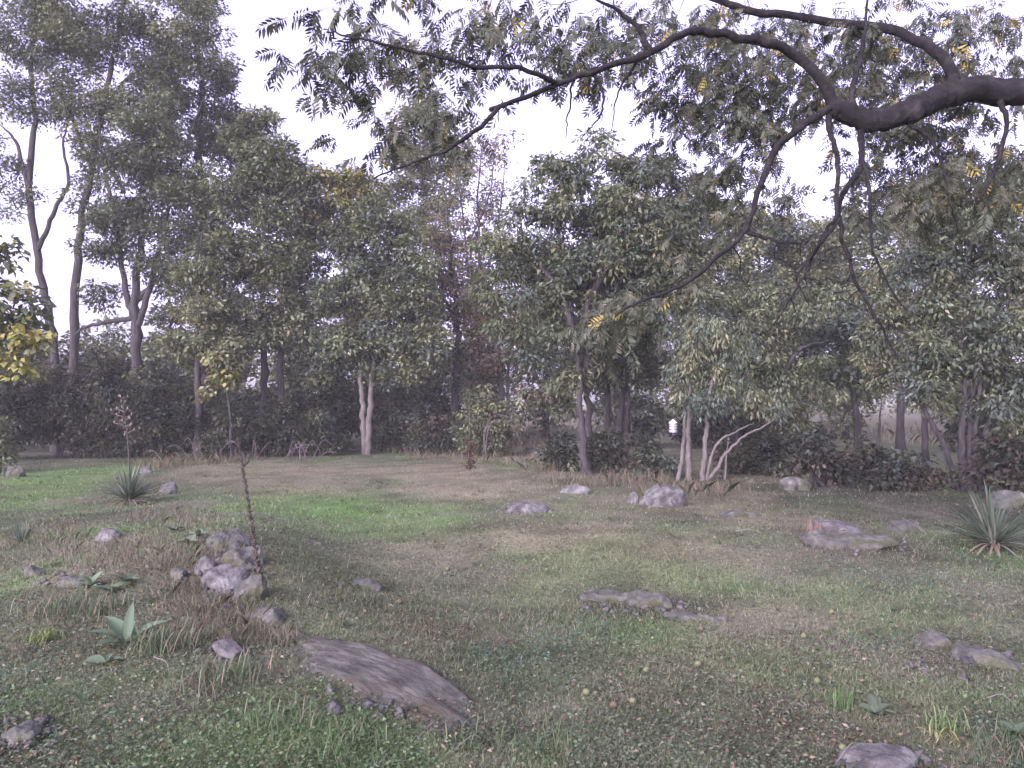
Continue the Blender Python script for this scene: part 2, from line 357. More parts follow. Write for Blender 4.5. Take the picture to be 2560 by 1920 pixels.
KM = 2.65
def px0(p): return p[0][0] * 0.37
def make_tree(name, label, d, stems, blobs, cols, leaf=0.13, clump=0.55, k=1.7, dens=2.2, bark='bark', group=None, aspect=0.5, flat=0.6, droop=0.25, cat='tree', up=0.12, k_r=0.02, rare=None, dspread=0.8, cut=None):
    """stems: [(radius, [(px,py[,d])...])...]; blobs: [(px,py,rx,ry[,d[,cols]])...] both in picture units at depth d"""
    first = stems[0][1][0]; fd = first[2] if len(first) > 2 else d
    bx = (first[0] - CX) / F * fd; base = np.array((bx, fd, float(height(bx, fd))))
    t = empty(name, base, label, cat, group)
    nodes, nrad = [], []
    for si, (rad, pts) in enumerate(stems):
        P = np.array([W(*(q if len(q) > 2 else (*q, d))) for q in pts])
        if si == 0 or pts[0][1] > HY + 20: P[0] = (P[0][0], P[0][1], float(height(P[0][0], P[0][1])) - 0.08)
        S = smooth_path(P, 8); n = len(S)
        S[1:] += rng.normal(size=(n - 1, 3)) * rad * 0.16; S[:, 0] += rad * 0.28 * np.sin(np.arange(n) * 0.55 + px0(pts)) * np.linspace(0, 1, n)
        rr = rad * np.linspace(1, 0.05, n) ** 0.7
        if pts[0][1] > HY + 20: rr[0] *= 1.35; rr[1] *= 1.1
        mb = MB(); mb.tube(S, rr, 10, None, 0.11)
        mb.build('trunk', M[bark], t, True, False)
        nodes += list(S[n // 4:]); nrad += list(rr[n // 4:])
    clump *= 0.85; dens *= 1.15; leaf *= 1.2; br, cr = MB(), MB(); allc = []
    for b in blobs:
        px, py, rx, ry = b[:4]; bd = b[4] if len(b) > 4 and b[4] else d; cc = b[5] if len(b) > 5 else cols
        ax, az = rx / F * bd, ry / F * bd; ay = min(max(ax, az), 1.3 * ax) * dspread
        nc = max(2, int(KM * k * ax * az * (1 + 0.35 * ay) / (clump * clump)))
        o = unit(nc) * (rng.uniform(0, 1, nc) ** 0.42)[:, None] * np.array((ax, ay, az))
        cents = W(px, py, bd) + o
        zmin = height(cents[:, 0], cents[:, 1]) + 0.25; cents[:, 2] = np.maximum(cents[:, 2], zmin)
        if cut: cents = np.array([c for c in cents if not any(((c[0] / c[1] * F + CX - h[0]) / h[2]) ** 2 + ((HY - (c[2] - CAMH) / c[1] * F - h[1]) / h[3]) ** 2 < 1 for h in cut)]).reshape(-1, 3)
        if len(cents) == 0: continue
        clump_leaves(cr, cents, clump, leaf, cc, dens, flat, aspect, droop, rare=rare); allc.append(cents)
    grow(nodes, nrad, np.vstack(allc), br, up, 0.008, k_r)
    tag(br.build('branches', M[bark], t, True, False), kind='stuff')
    tag(cr.build('crown', M['leaf'], t), kind='stuff')
    return t

def gpy(d): return HY + CAMH / d * F                       # row where the level ground lies d metres ahead

# far wood behind everything: reads as one mass
fw = MB()
for _ in range(260):
    d = rng.uniform(48, 85); px = rng.uniform(-160, 1180)
    top = 345 if px < 250 else (300 if px < 700 else 290)
    top += 25 * float(fbm(px / 60, d / 20, 5, 3))
    py = rng.uniform(top, 410); c = W(px, py, d)
    clump_leaves(fw, [c], 1.9, 0.42, [MG, OL, OL * 1.15, DG], 1.3, 0.75, 0.6)
tag(fw.build('distant_wood', M['leaf']), 'hazy far wood closing the view behind the garden trees', None, None, 'stuff')

sapl = dict(group=None)
make_tree('locust_tree', 'tall thin leaning trunk at the left edge with sparse feathery leaves', 28,
    [(0.16, [(57, gpy(28)), (53, 345), (41, 280), (27, 195), (31, 120), (27, 50), (36, -30), (40, -90)]), (0.09, [(36, 250), (55, 205), (66, 178), (60, 140), (70, 110)]), (0.08, [(27, 190), (12, 140), (-6, 120)])],
    [(18, 40, 45, 30), (62, 30, 40, 28), (8, 100, 35, 28), (55, 88, 30, 24), (30, -20, 60, 30), (70, 130, 22, 18), (0, 160, 25, 25), (15, 200, 18, 20)], [MG, BG_, OL], 0.11, 0.62, 1.25, 1.25, k_r=0.016)
make_tree('locust_tree', 'straight tall trunk second from the left edge rising out of the hedge', 28,
    [(0.17, [(71, gpy(28)), (73, 345), (79, 235), (92, 145), (108, 65), (120, 0), (132, -60)]), (0.08, [(97, 120), (125, 75), (150, 55), (160, 40)]), (0.07, [(88, 165), (70, 120), (58, 95)])],
    [(85, 40, 40, 32), (125, 25, 40, 30), (160, 60, 40, 30), (80, 100, 32, 30), (135, 100, 40, 32), (175, 15, 40, 30), (105, 150, 32, 22), (90, 190, 22, 20)], [MG, OL, DG], 0.12, 0.6, 1.4, 1.35, k_r=0.016)
make_tree('walnut_grove_tree', 'dark forked trunk spreading into several stems above the left hedge', 27,
    [(0.20, [(137, gpy(27)), (137, 365), (135, 310), (138, 250), (142, 180), (150, 100)]), (0.11, [(134, 320), (122, 280), (114, 215), (100, 160), (95, 110)]), (0.11, [(138, 325), (152, 275), (166, 215), (182, 150), (205, 90)]), (0.10, [(136, 300), (165, 272), (195, 258), (225, 225)]), (0.09, [(132, 318), (105, 322), (82, 328), (74, 335)])],
    [(130, 200, 40, 32), (165, 170, 40, 34), (110, 235, 34, 26), (175, 230, 36, 28), (150, 120, 40, 30), (200, 190, 34, 32), (130, 155, 36, 26), (195, 270, 36, 22), (160, 270, 30, 22), (105, 290, 22, 18), (215, 240, 24, 30)], [DG, MG, DG * 1.2], 0.12, 0.6, 1.7, 1.6, k_r=0.018)
make_tree('oak_tree', 'tall dark crown left of the bright sky gap, highest at its left', 31,
    [(0.25, [(205, gpy(31)), (203, 330), (200, 200), (198, 90), (196, 20)])],
    [(190, 52, 32, 30), (215, 80, 28, 32), (180, 100, 34, 28), (228, 120, 28, 32), (205, 140, 36, 26), (245, 150, 26, 30), (185, -10, 26, 26), (228, 60, 14, 14)], [MG, DG, OL], 0.13, 0.62, 1.05, 1.7)
make_tree('maple_tree', 'dense grey green tree whose crown slopes down to the sky gap', 26,
    [(0.15, [(262, gpy(26)), (264, 360), (260, 260), (255, 180)]), (0.13, [(283, gpy(26)), (280, 360), (283, 280), (285, 200)])],
    [(255, 140, 32, 30), (275, 165, 28, 30), (295, 180, 20, 26), (240, 190, 34, 30), (280, 220, 34, 32), (225, 250, 28, 30), (258, 260, 36, 32), (290, 270, 26, 30), (215, 310, 30, 28), (245, 320, 34, 30), (285, 325, 30, 24), (200, 345, 24, 20), (262, 112, 14, 14)], [MG, OL, MG * 1.15, DG], 0.13, 0.55, 1.8, 2.1)
make_tree('maple_tree', 'young trunk beside the yellow green sapling, half hidden in leaves', 25,
    [(0.13, [(199, gpy(25)), (198, 380), (197, 300), (202, 230)])],
    [(195, 300, 26, 26), (210, 335, 26, 22), (185, 345, 24, 22), (225, 350, 24, 20), (200, 265, 24, 20)], [OL, MG, OL * 1.15], 0.12, 0.5, 1.3, 1.7)
make_tree('ash_tree', 'twin pale trunks in a narrow V under a rounded yellow topped crown', 26.5,
    [(0.12, [(366, gpy(26.5)), (363, 410), (360, 370), (354, 310), (345, 230)]), (0.12, [(368, gpy(26.5) - 1), (370, 410), (373, 370), (380, 310), (395, 250)])],
    [(330, 180, 26, 24, 0, [YG, OL]), (352, 195, 30, 28, 0, [OL, YG, OL]), (380, 215, 34, 26), (322, 222, 26, 28, 0, [OL, OR * 0.6, MG]), (350, 245, 38, 30), (400, 255, 32, 32), (330, 290, 34, 26), (375, 290, 38, 28), (412, 300, 28, 28), (340, 340, 38, 22), (385, 338, 38, 24), (325, 372, 28, 14), (420, 345, 28, 22), (395, 372, 28, 12)], [OL, MG, BG_, MG * 1.2], 0.13, 0.52, 1.75, 2.1, 'bark_pale', rare=(YL, 0.012))
make_tree('poplar_tree', 'narrow tall tree standing far behind in the middle of the sky gap', 40,
    [(0.2, [(424, gpy(40)), (425, 300), (424, 180), (424, 85)])],
    [(424, 92, 14, 22), (412, 120, 22, 20), (438, 118, 20, 20), (402, 150, 24, 20), (430, 152, 30, 22), (455, 160, 18, 22), (398, 185, 24, 20), (440, 190, 28, 18), (415, 215, 28, 18), (410, 70, 8, 8)], [OL, MG, OL * 1.15], 0.18, 0.75, 1.5, 1.8)
make_tree('bare_twig_tree', 'thin half bare tree with sparse pink leaves against the sky', 36,
    [(0.09, [(480, gpy(36)), (480, 300), (478, 200), (482, 135)]), (0.06, [(470, 290), (462, 210), (455, 150)]), (0.06, [(486, 280), (500, 210), (506, 150)]), (0.05, [(470, 240), (490, 190), (494, 140)])],
    [(470, 150, 24, 26), (495, 165, 24, 30), (450, 205, 26, 26), (485, 205, 30, 26), (460, 250, 28, 24), (505, 140, 12, 16)], [PK, PK * 0.8, OL], 0.13, 0.7, 1.1, 0.55)
make_tree('red_autumn_tree', 'slim rusty pink tree with an ivy clad dark trunk', 29,
    [(0.16, [(455, gpy(29)), (456, 390), (457, 330), (452, 270), (446, 210)]), (0.06, [(456, 320), (445, 300), (432, 285)])],
    [(446, 235, 18, 26), (440, 275, 22, 24), (456, 300, 20, 24), (430, 300, 18, 16), (457, 345, 7, 24, 0, [DG, MG]), (472, 330, 18, 22, 0, [PK, OR * 0.7, OL]), (482, 355, 18, 20, 0, [PK, OR * 0.6]), (458, 375, 9, 14, 0, [DG])], [PK * 0.8, PK, OL], 0.11, 0.42, 1.5, 1.2, rare=(OR, 0.02))
make_tree('grey_trunk_tree', 'pale grey trunks glimpsed through autumn leaves in the far gap', 33,
    [(0.17, [(503, gpy(33)), (500, 385), (496, 330), (500, 280)]), (0.09, [(509, gpy(33)), (508, 380), (512, 330)])],
    [(500, 310, 30, 18), (525, 325, 26, 18), (520, 360, 24, 14, 0, [YG * 0.8, OL, PK]), (480, 375, 16, 14, 0, [OL, PK])], [OL, YG * 0.7, MG], 0.15, 0.55, 1.4, 1.5, 'bark_pale')
make_tree('domed_tree', 'big dome shaped tree right of centre with a slender pale leading trunk', 20,
    [(0.11, [(587, gpy(19.5), 19.5), (583, 440, 19.6), (580, 400, 19.8), (576, 350, 20), (566, 330, 20)]), (0.10, [(590, gpy(20.5), 20.5), (588, 410, 20.4), (586, 365, 20.3), (592, 310, 20.2), (600, 230, 20.2)]), (0.10, [(577, 352), (595, 290), (640, 240), (660, 200)]), (0.10, [(578, 345), (560, 290), (530, 250), (520, 220)])],
    [(597, 165, 36, 20), (556, 180, 40, 24), (640, 172, 44, 24), (680, 195, 40, 26), (665, 225, 44, 26), (528, 215, 32, 22), (575, 205, 34, 20), (612, 205, 40, 22), (645, 228, 36, 22), (505, 250, 30, 22), (545, 250, 34, 20), (690, 245, 28, 26), (600, 262, 40, 20), (655, 268, 36, 22), (500, 290, 32, 20), (545, 298, 40, 20), (600, 305, 42, 20), (645, 308, 36, 20), (690, 290, 26, 24), (515, 325, 30, 14), (560, 335, 34, 14), (540, 355, 24, 12), (560, 375, 22, 12), (600, 135, 9, 9), (600, 215, 66, 38, 21), (560, 270, 54, 36, 21), (650, 260, 50, 40, 21), (600, 300, 70, 32, 21.5)], [MG, OL, MG * 1.2, BG_], 0.125, 0.46, 1.25, 1.9, aspect=0.38, droop=0.5, cut=[(588, 196, 13, 9), (535, 222, 16, 8), (575, 232, 14, 8)])
make_tree('clustered_tree', 'group of dark upright trunks fanning out behind the pale leading trunk', 23.5,
    [(0.12, [(608, gpy(23.5)), (608, 420), (607, 390), (604, 340), (600, 300)]), (0.13, [(618, gpy(23.5)), (619, 430), (624, 390), (632, 350), (640, 300)]), (0.11, [(627, gpy(23.5)), (627, 425), (628, 395), (622, 340)]), (0.05, [(609, 405), (613, 420), (617, 440)])],
    [(605, 345, 26, 22), (630, 350, 26, 22), (618, 372, 26, 16), (650, 372, 20, 18), (590, 370, 20, 16), (640, 325, 28, 18), (545, 390, 26, 12, 0, [MG, OL, PK * 0.6]), (565, 405, 20, 10, 0, [MG, OL])], [DG, MG, DG * 1.2], 0.12, 0.45, 1.8, 2.0)
make_tree('sumac_tree', 'slim pale stems with drooping leaves and one bough bending low right', 18,
    [(0.075, [(689, gpy(18)), (688, 450), (689, 420), (690, 385), (695, 350)]), (0.065, [(702, gpy(18) - 1), (705, 440), (709, 400), (716, 370), (735, 340)]), (0.05, [(703, 479), (716, 470), (724, 455), (742, 438), (765, 425), (792, 406)]), (0.04, [(704, 468), (716, 445), (735, 432), (755, 422)]), (0.055, [(677, gpy(18)), (684, 440), (683, 400), (672, 370)]), (0.03, [(724, 455), (728, 436)])],
    [(675, 372, 24, 14), (700, 360, 26, 16), (725, 378, 24, 18), (690, 395, 22, 10), (715, 400, 20, 10), (740, 400, 22, 14), (770, 400, 22, 12), (690, 330, 30, 16), (730, 335, 30, 18)], [OL * 1.05, MG * 1.1, BG_], 0.11, 0.38, 1.3, 1.5, 'bark_pale', aspect=0.3, droop=1.1, flat=0.8, rare=(YL, 0.02))
bk = [OL, MG, OL * 1.15, BG_]
for nm, lab, d, st, bl, cl in (
    ('background_tree', 'olive tree behind the dome shaped one, right shoulder against bright sky', 30, [(0.14, [(735, gpy(30)), (735, 330), (733, 210)])],
        [(715, 215, 30, 24), (745, 235, 32, 26), (715, 260, 32, 24), (755, 275, 34, 24), (725, 300, 34, 24), (700, 190, 18, 14), (770, 310, 32, 22)], bk),
    ('background_tree', 'hazy tall tree filling the space behind the dangling twigs', 32, [(0.14, [(805, gpy(32)), (806, 330), (808, 230)])],
        [(790, 235, 32, 24), (825, 245, 34, 26), (800, 275, 36, 24), (845, 285, 34, 24), (820, 310, 38, 22), (780, 320, 30, 20)], bk),
    ('background_tree', 'leafy tree behind the right hand trunk cluster, yellowing at its top', 28, [(0.14, [(900, gpy(28)), (900, 330), (903, 230)])],
        [(880, 225, 30, 24), (915, 200, 30, 26, 0, [OL, YG * 0.7]), (945, 185, 26, 26, 0, [OL, YG * 0.7, MG]), (895, 265, 34, 26), (930, 250, 32, 26), (880, 305, 34, 24), (925, 310, 32, 26)], bk),
    ('blue_green_tree', 'blue green small tree with a single dark stem in the right clearing', 23, [(0.13, [(858, gpy(23)), (857, 430), (855, 385), (852, 330)]), (0.06, [(876, 440, 23), (881, 400, 23)])],
        [(835, 330, 28, 18), (865, 335, 28, 20), (810, 350, 28, 18), (845, 360, 30, 16), (880, 360, 24, 16), (800, 375, 24, 14), (860, 382, 22, 10)], [BG_, BG_ * 1.15, MG])):
    make_tree(nm, lab, d, st, bl, cl, 0.14, 0.55, 1.6, 1.9, aspect=0.5)
make_tree('thicket_tree', 'dark many stemmed tree at the right edge with a bough arching left', 16,
    [(0.085, [(962, gpy(16)), (961, 450), (963, 410), (966, 350), (962, 280)]), (0.075, [(972, gpy(16)), (974, 440), (980, 390), (995, 330)]), (0.08, [(981, gpy(16)), (985, 440), (998, 395), (1015, 350)]), (0.065, [(957, gpy(16)), (946, 452), (930, 420), (918, 402), (905, 390), (893, 384)]), (0.07, [(968, gpy(16)), (970, 420), (975, 370)])],
    [(955, 225, 34, 26), (1000, 205, 34, 28), (930, 265, 30, 26), (980, 265, 36, 28), (1020, 260, 30, 30), (945, 310, 34, 26), (995, 320, 36, 28), (925, 350, 26, 22), (965, 360, 28, 22), (1010, 375, 34, 26), (985, 400, 28, 18), (1025, 420, 26, 22), (930, 385, 20, 14), (1010, 165, 26, 18)], [MG, DG * 1.1, OL, BG_], 0.10, 0.42, 1.7, 2.0, aspect=0.4, droop=0.6)

make_tree('drooping_tree', 'tree with low hanging boughs between the pale stems and the right clearing', 21, [(0.10, [(785, gpy(21)), (783, 420), (778, 350), (782, 280)]), (0.06, [(780, 380), (800, 350), (830, 340)])],
    [(750, 330, 30, 22), (785, 320, 34, 24), (760, 365, 32, 20), (800, 360, 30, 20), (735, 395, 26, 16), (775, 400, 30, 16), (815, 395, 26, 16), (790, 425, 24, 10), (745, 300, 28, 18), (810, 300, 28, 20)], [OL, MG, MG * 1.1], 0.105, 0.46, 1.2, 1.8, aspect=0.4, droop=0.7)
make_tree('drooping_tree', 'tree with low hanging boughs left of the right hand trunk cluster', 19, [(0.09, [(925, gpy(19)), (924, 420), (920, 350), (915, 290)])],
    [(895, 330, 28, 22), (930, 345, 28, 22), (905, 300, 30, 22), (880, 365, 24, 16), (915, 375, 26, 16), (945, 385, 22, 16), (890, 270, 28, 20)], [OL, MG, OL * 1.1], 0.105, 0.44, 1.1, 1.8, aspect=0.4, droop=0.7)
# wood edge behind the front trees
for lab, px, d, top, wdt, cl in (
    ('low leafy tree behind the two leaning trunks, far left', 20, 36, 318, 44, [MG, BG_]),
    ('low hazy tree seen between the leaning trunks and the forked one', 105, 38, 322, 40, [MG, OL]),
    ('background tree right of the forked trunk, behind the hedge', 170, 36, 300, 36, [MG, DG]),
    ('background tree closing the gap behind the young half hidden trunk', 225, 37, 285, 38, [OL, MG]),
    ('background tree behind the dense grey green crown', 300, 35, 225, 40, [MG, OL]),
    ('background tree behind the pale twin trunks', 365, 37, 245, 44, [OL, MG]),
    ('background tree left of the rusty tree, dim and olive', 425, 36, 225, 34, [OL, OL * 1.1]),
    ('background tree behind the far gap with pinkish olive leaves', 480, 42, 215, 40, [OL, PK * 0.7, OL]),
    ('background tree behind the left side of the dome shaped crown', 545, 38, 240, 44, [OL, MG]),
    ('background tree behind the middle of the dome shaped crown', 610, 36, 225, 44, [MG, BG_]),
    ('background tree behind the slim pale stems', 680, 36, 190, 46, [OL, MG]),
    ('background tree behind the low bending bough', 760, 38, 196, 48, [OL, OL * 1.1]),
    ('background tree left of the yellowing topped one', 845, 37, 196, 48, [MG, OL]),
    ('background tree between the yellowing topped one and the right edge', 955, 36, 168, 46, [OL, MG]),
    ('background tree at the far right edge of the wood', 1030, 35, 165, 40, [OL, MG, YG * 0.6])):
    g_ = gpy(d); hh = g_ - top; bl = []
    for q in range(9):
        f = (q + 0.5) / 9; bl.append((px + wdt * 0.55 * math.sin(q * 2.4) * (1 - 0.4 * f), g_ - hh * (0.16 + 0.80 * f), wdt * (0.62 - 0.26 * f), hh * 0.13 + 6))
    make_tree('background_tree', lab, d, [(0.16, [(px, g_), (px + 3, g_ - 0.4 * hh), (px - 2, top + 14)])], bl, cl, 0.22, 0.75, 0.9, 1.6, group='trees of the wood edge')

# shrubs
def make_shrub(label, px, d, top, rx, cols, name='shrub', leaf=0.10, k=1.35, dens=1.7, clump=0.4, bark='bark', nst=4, bot=None, cat='shrub', group='understorey shrubs', **kw):
    g = gpy(d); mid = 0.5 * (top + g); ry = 0.5 * (g - top)
    st = [(0.03 + 0.01 * rng.random(), [(px + rng.uniform(-0.2, 0.2) * rx, g), (px + rng.uniform(-0.4, 0.4) * rx, mid + 0.3 * ry), (px + rng.uniform(-0.6, 0.6) * rx, mid - 0.3 * ry)]) for _ in range(nst)]
    bl = [(px, mid, rx * 0.8, ry * 0.85), (px - 0.45 * rx, mid + 0.3 * ry, rx * 0.55, ry * 0.6), (px + 0.45 * rx, mid + 0.25 * ry, rx * 0.55, ry * 0.6), (px + rng.uniform(-.3, .3) * rx, mid - 0.5 * ry, rx * 0.4, ry * 0.45)]
    return make_tree(name, label, d, st, bl, cols, leaf, clump, k, dens, bark, group, cat=cat, dspread=0.9, **kw)

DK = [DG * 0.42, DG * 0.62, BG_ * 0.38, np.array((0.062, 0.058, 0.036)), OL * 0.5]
for lab, px, d, top, rx, cl in (
    ('dark hedge shrub at the far left under the yellowing bush', 5, 24, 365, 34, DK),
    ('dark hedge shrub at the foot of the two leaning tall trunks', 58, 25, 350, 34, DK),
    ('dark hedge shrub left of the forked trunk', 103, 25, 352, 32, DK),
    ('dark hedge shrub in front of the forked trunk', 148, 25, 365, 34, DK),
    ('dark hedge shrub right of the forked trunk, behind the seed stalk', 188, 25.5, 375, 32, DK),
    ('dark shrub below the hanging yellow green sapling', 232, 25, 398, 30, DK + [MG * 0.8]),
    ('shaded shrub left of the pale twin trunks', 275, 25.5, 395, 30, DK + [MG * 0.8]),
    ('low shrub touching the left side of the pale twin trunks', 322, 26, 405, 28, DK + [MG]),
    ('shaded shrub right behind the pale twin trunks', 400, 28, 385, 28, DK + [BG_ * 0.8]),
    ('shaded shrub left of the rusty ivy clad trunk', 432, 27, 395, 24, DK + [BG_ * 0.8]),
    ('rounded olive shrub under the far gap, right of the ivy clad trunk', 485, 26, 380, 32, [MG, OL, DG]),
    ('dark rounded shrub at the left foot of the leading pale trunk', 560, 20.5, 428, 22, DK + [MG]),
    ('low dark shrub between the leading trunk and the trunk cluster', 612, 20, 425, 26, DK + [MG]),
    ('leafy shrub beneath the white weather sensor', 652, 19, 436, 22, DK + [MG, BG_]),
    ('large dark mound of a shrub right of the low bending bough', 757, 19.4, 424, 46, DK),
    ('dark shrub left of the blue green small tree', 822, 16.5, 425, 36, DK + [PK * 0.4]),
    ('dark shrub at the foot of the blue green small tree', 866, 18, 430, 30, DK),
    ('shaded shrub below the bough that arches left', 908, 16, 448, 34, DK),
    ('dark shrub behind the right hand yucca', 1008, 14.5, 415, 36, DK)):
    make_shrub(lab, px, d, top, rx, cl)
for px, d, top, rx, wh in ((-25, 29, 340, 36, 'beyond the yellowing bush at the left edge'), (35, 30, 338, 36, 'left behind the leaning tall trunks'), (85, 30, 335, 36, 'between the leaning trunks and the forked trunk'), (130, 30, 342, 34, 'straight behind the forked trunk'), (175, 31, 350, 36, 'just right of the forked trunk'),
    (220, 30, 372, 34, 'behind the yellow green sapling'), (262, 30, 378, 34, 'behind the dense grey green tree'), (300, 30, 380, 34, 'halfway from that tree to the twin trunks'), (345, 31, 378, 34, 'left behind the twin pale trunks'), (385, 32, 372, 34, 'right behind the twin pale trunks'), (440, 32, 376, 30, 'behind the ivy clad trunk'),
    (640, 31, 388, 30, 'behind the dark trunk cluster'), (700, 30, 392, 34, 'behind the slim pale stems'), (745, 31, 385, 36, 'behind the low bending bough'), (790, 30, 390, 34, 'behind the first drooping tree'), (975, 28, 385, 36, 'behind the right trunk cluster'), (1030, 27, 380, 36, 'at the right edge of the view')):
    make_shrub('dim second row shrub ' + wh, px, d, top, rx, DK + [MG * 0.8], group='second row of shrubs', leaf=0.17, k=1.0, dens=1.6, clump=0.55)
make_tree('yellowing_bush', 'bush with large heart shaped leaves at the left edge of the view', 14, [(0.07, [(-60, gpy(14)), (-50, 420), (-30, 340), (-8, 270)])],
    [(5, 262, 20, 14), (-15, 290, 30, 22), (18, 295, 20, 22), (-10, 330, 28, 22), (20, 325, 16, 12), (0, 245, 10, 8)], [MG * 1.2, OL * 1.1, MG], 0.12, 0.34, 1.2, 1.7, aspect=0.75, droop=0.5, rare=(YG, 0.06), cat='shrub')
make_shrub('low olive bush at the left edge beneath the hedge', -2, 20, 405, 16, [OL, MG], group=None)
yb = make_tree('yellow_green_sapling', 'small sapling with hanging yellow green leaves before the dark hedge', 24.5, [(0.05, [(232, gpy(24.5)), (230, 410), (222, 370), (215, 345)])],
    [(216, 355, 18, 14), (224, 372, 16, 14), (210, 385, 12, 12), (232, 352, 16, 16, 0, [OL])], [YG, YG * 0.85, OL * 1.2], 0.14, 0.36, 1.5, 1.7, aspect=0.6, droop=0.6)
make_tree('yellow_leaf_bush', 'little bush with lower boughs turned bright yellow, left edge', 13.6, [(0.05, [(-42, gpy(13.6)), (-36, 440), (-16, 380), (8, 348)])],
    [(16, 340, 20, 13), (36, 342, 10, 12), (8, 358, 18, 9), (24, 366, 10, 7)], [YG * 1.2, YG * 1.4, YL * 0.9, OL * 1.3], 0.10, 0.25, 1.6, 1.7, aspect=0.75, droop=0.5)

# ------------------------------------------------------------------ overhanging walnut in the foreground
def make_walnut():
    base = np.array((6.4, 6.6, float(height(6.4, 6.6))))
    t = empty('walnut_tree', base, 'overhanging walnut with a thick crooked limb entering from the right', 'tree')
    limbs = [
        (0.34, 0.26, [(6.4, 6.6, -0.1), (6.25, 6.6, 1.6), (6.15, 6.55, 3.0), (5.6, 6.5, 4.0)], True),
        (0.112, 0.070, [(1230, 60, 6.5), (1090, 85, 6.4), (1022, 84, 6.3), (965, 88, 6.2), (930, 100, 6.1), (905, 113, 6.0), (868, 117, 6.0), (838, 105, 6.0)], False),
        (0.044, 0.014, [(840, 108, 6.0), (822, 82, 6.0), (796, 52, 6.0), (765, 38, 5.9), (735, 33, 5.8), (706, 27, 5.7), (685, 28, 5.6), (650, 50, 5.5), (600, 66, 5.4), (560, 82, 5.3), (490, 107, 5.2)], False),
        (0.048, 0.026, [(958, 84, 6.2), (950, 62, 6.2), (925, 38, 6.3), (885, 22, 6.4), (820, 16, 6.5), (760, 5, 6.5), (690, -15, 6.5)], False),
        (0.029, 0.008, [(832, 106, 6.0), (808, 122, 5.9), (785, 140, 5.8), (770, 165, 5.8), (758, 200, 5.7), (748, 232, 5.7), (715, 258, 5.6), (680, 285, 5.6), (640, 305, 5.5), (615, 318, 5.5)], False),
        (0.026, 0.007, [(866, 122, 6.0), (864, 145, 6.0), (857, 170, 6.0), (845, 195, 6.0), (841, 225, 6.0), (850, 255, 6.0), (862, 290, 6.0), (885, 330, 6.0), (900, 360, 6.0)], False),
        (0.023, 0.007, [(831, 112, 6.0), (832, 135, 5.9), (838, 155, 5.9), (842, 180, 5.9), (838, 215, 5.8), (826, 240, 5.8), (812, 265, 5.8), (790, 300, 5.7)], False),
        (0.026, 0.007, [(858, 110, 6.0), (855, 85, 6.1), (862, 55, 6.2), (868, 20, 6.3), (872, -20, 6.4)], False),
        (0.016, 0.005, [(862, 150, 6.0), (868, 190, 5.9), (876, 240, 5.9), (885, 275, 5.9), (905, 310, 5.9)], False),
        (0.026, 0.007, [(652, 49, 5.5), (640, 30, 5.5), (618, 12, 5.5), (590, -6, 5.4)], False),
        (0.018, 0.005, [(560, 82, 5.3), (520, 72, 5.1), (470, 62, 5.0), (420, 52, 4.9), (370, 40, 4.8), (330, 30, 4.8)], False),
        (0.016, 0.005, [(500, 104, 5.2), (470, 130, 5.1), (440, 150, 5.0), (410, 165, 5.0), (370, 178, 5.0)], False),
        (0.012, 0.003, [(612, 62, 5.4), (578, 78, 5.4), (572, 108, 5.4), (566, 138, 5.4)], False),
        (0.012, 0.003, [(592, 68, 5.4), (604, 100, 5.4), (600, 118, 5.4), (585, 135, 5.4)], False),
        (0.010, 0.003, [(640, 55, 5.5), (622, 90, 5.5), (612, 128, 5.5)], False),
        (0.026, 0.008, [(1000, 86, 6.3), (1008, 120, 6.2), (1002, 160, 6.2), (985, 195, 6.1)], False),
        (0.020, 0.006, [(905, 118, 6.0), (930, 135, 6.0), (945, 165, 6.0), (950, 195, 6.0)], False),
        (0.014, 0.004, [(748, 232, 5.7), (770, 242, 5.7), (800, 240, 5.7), (815, 235, 5.7)], False),
        (0.014, 0.004, [(841, 218, 5.8), (815, 250, 5.8), (798, 275, 5.8), (805, 300, 5.8)], False),
    ]
    nodes, nrad = [], []
    for r0, r1, pts, wrl in limbs:
        P = np.array(pts, float) if wrl else np.array([W(*q) for q in pts])
        if not wrl: P[1:-1] += rng.normal(size=(len(P) - 2, 3)) * 0.012
        S = smooth_path(P, 16 if r0 > 0.05 else 10); ar = np.arange(len(S)); S = S + np.stack([fbm(ar * 0.22, 0 * ar + 3 + r0 * 77, 1, 3), 0.7 * fbm(ar * 0.22, 0 * ar + 9 + r0 * 55, 2, 3), fbm(ar * 0.22, 0 * ar + 5 + r0 * 99, 3, 3)], -1) * (0.028 if not wrl else 0.02) * np.minimum(1, ar / 5)[:, None]; rr = np.linspace(r0, r1, len(S)); 
        mb = MB(); mb.tube(S, rr * (1 + 0.04 * fbm(np.arange(len(S)) * 0.12, 0 * S[:, 0] + r0 * 90, 5, 3)), 30 if r0 > 0.05 else 10, None, 0.02, 0.16 if r0 > 0.05 else 0.10)
        mb.build('trunk' if wrl else 'limb', M['bark_walnut'], t, True, False)
        if not wrl: nodes += list(S); nrad += list(rr)
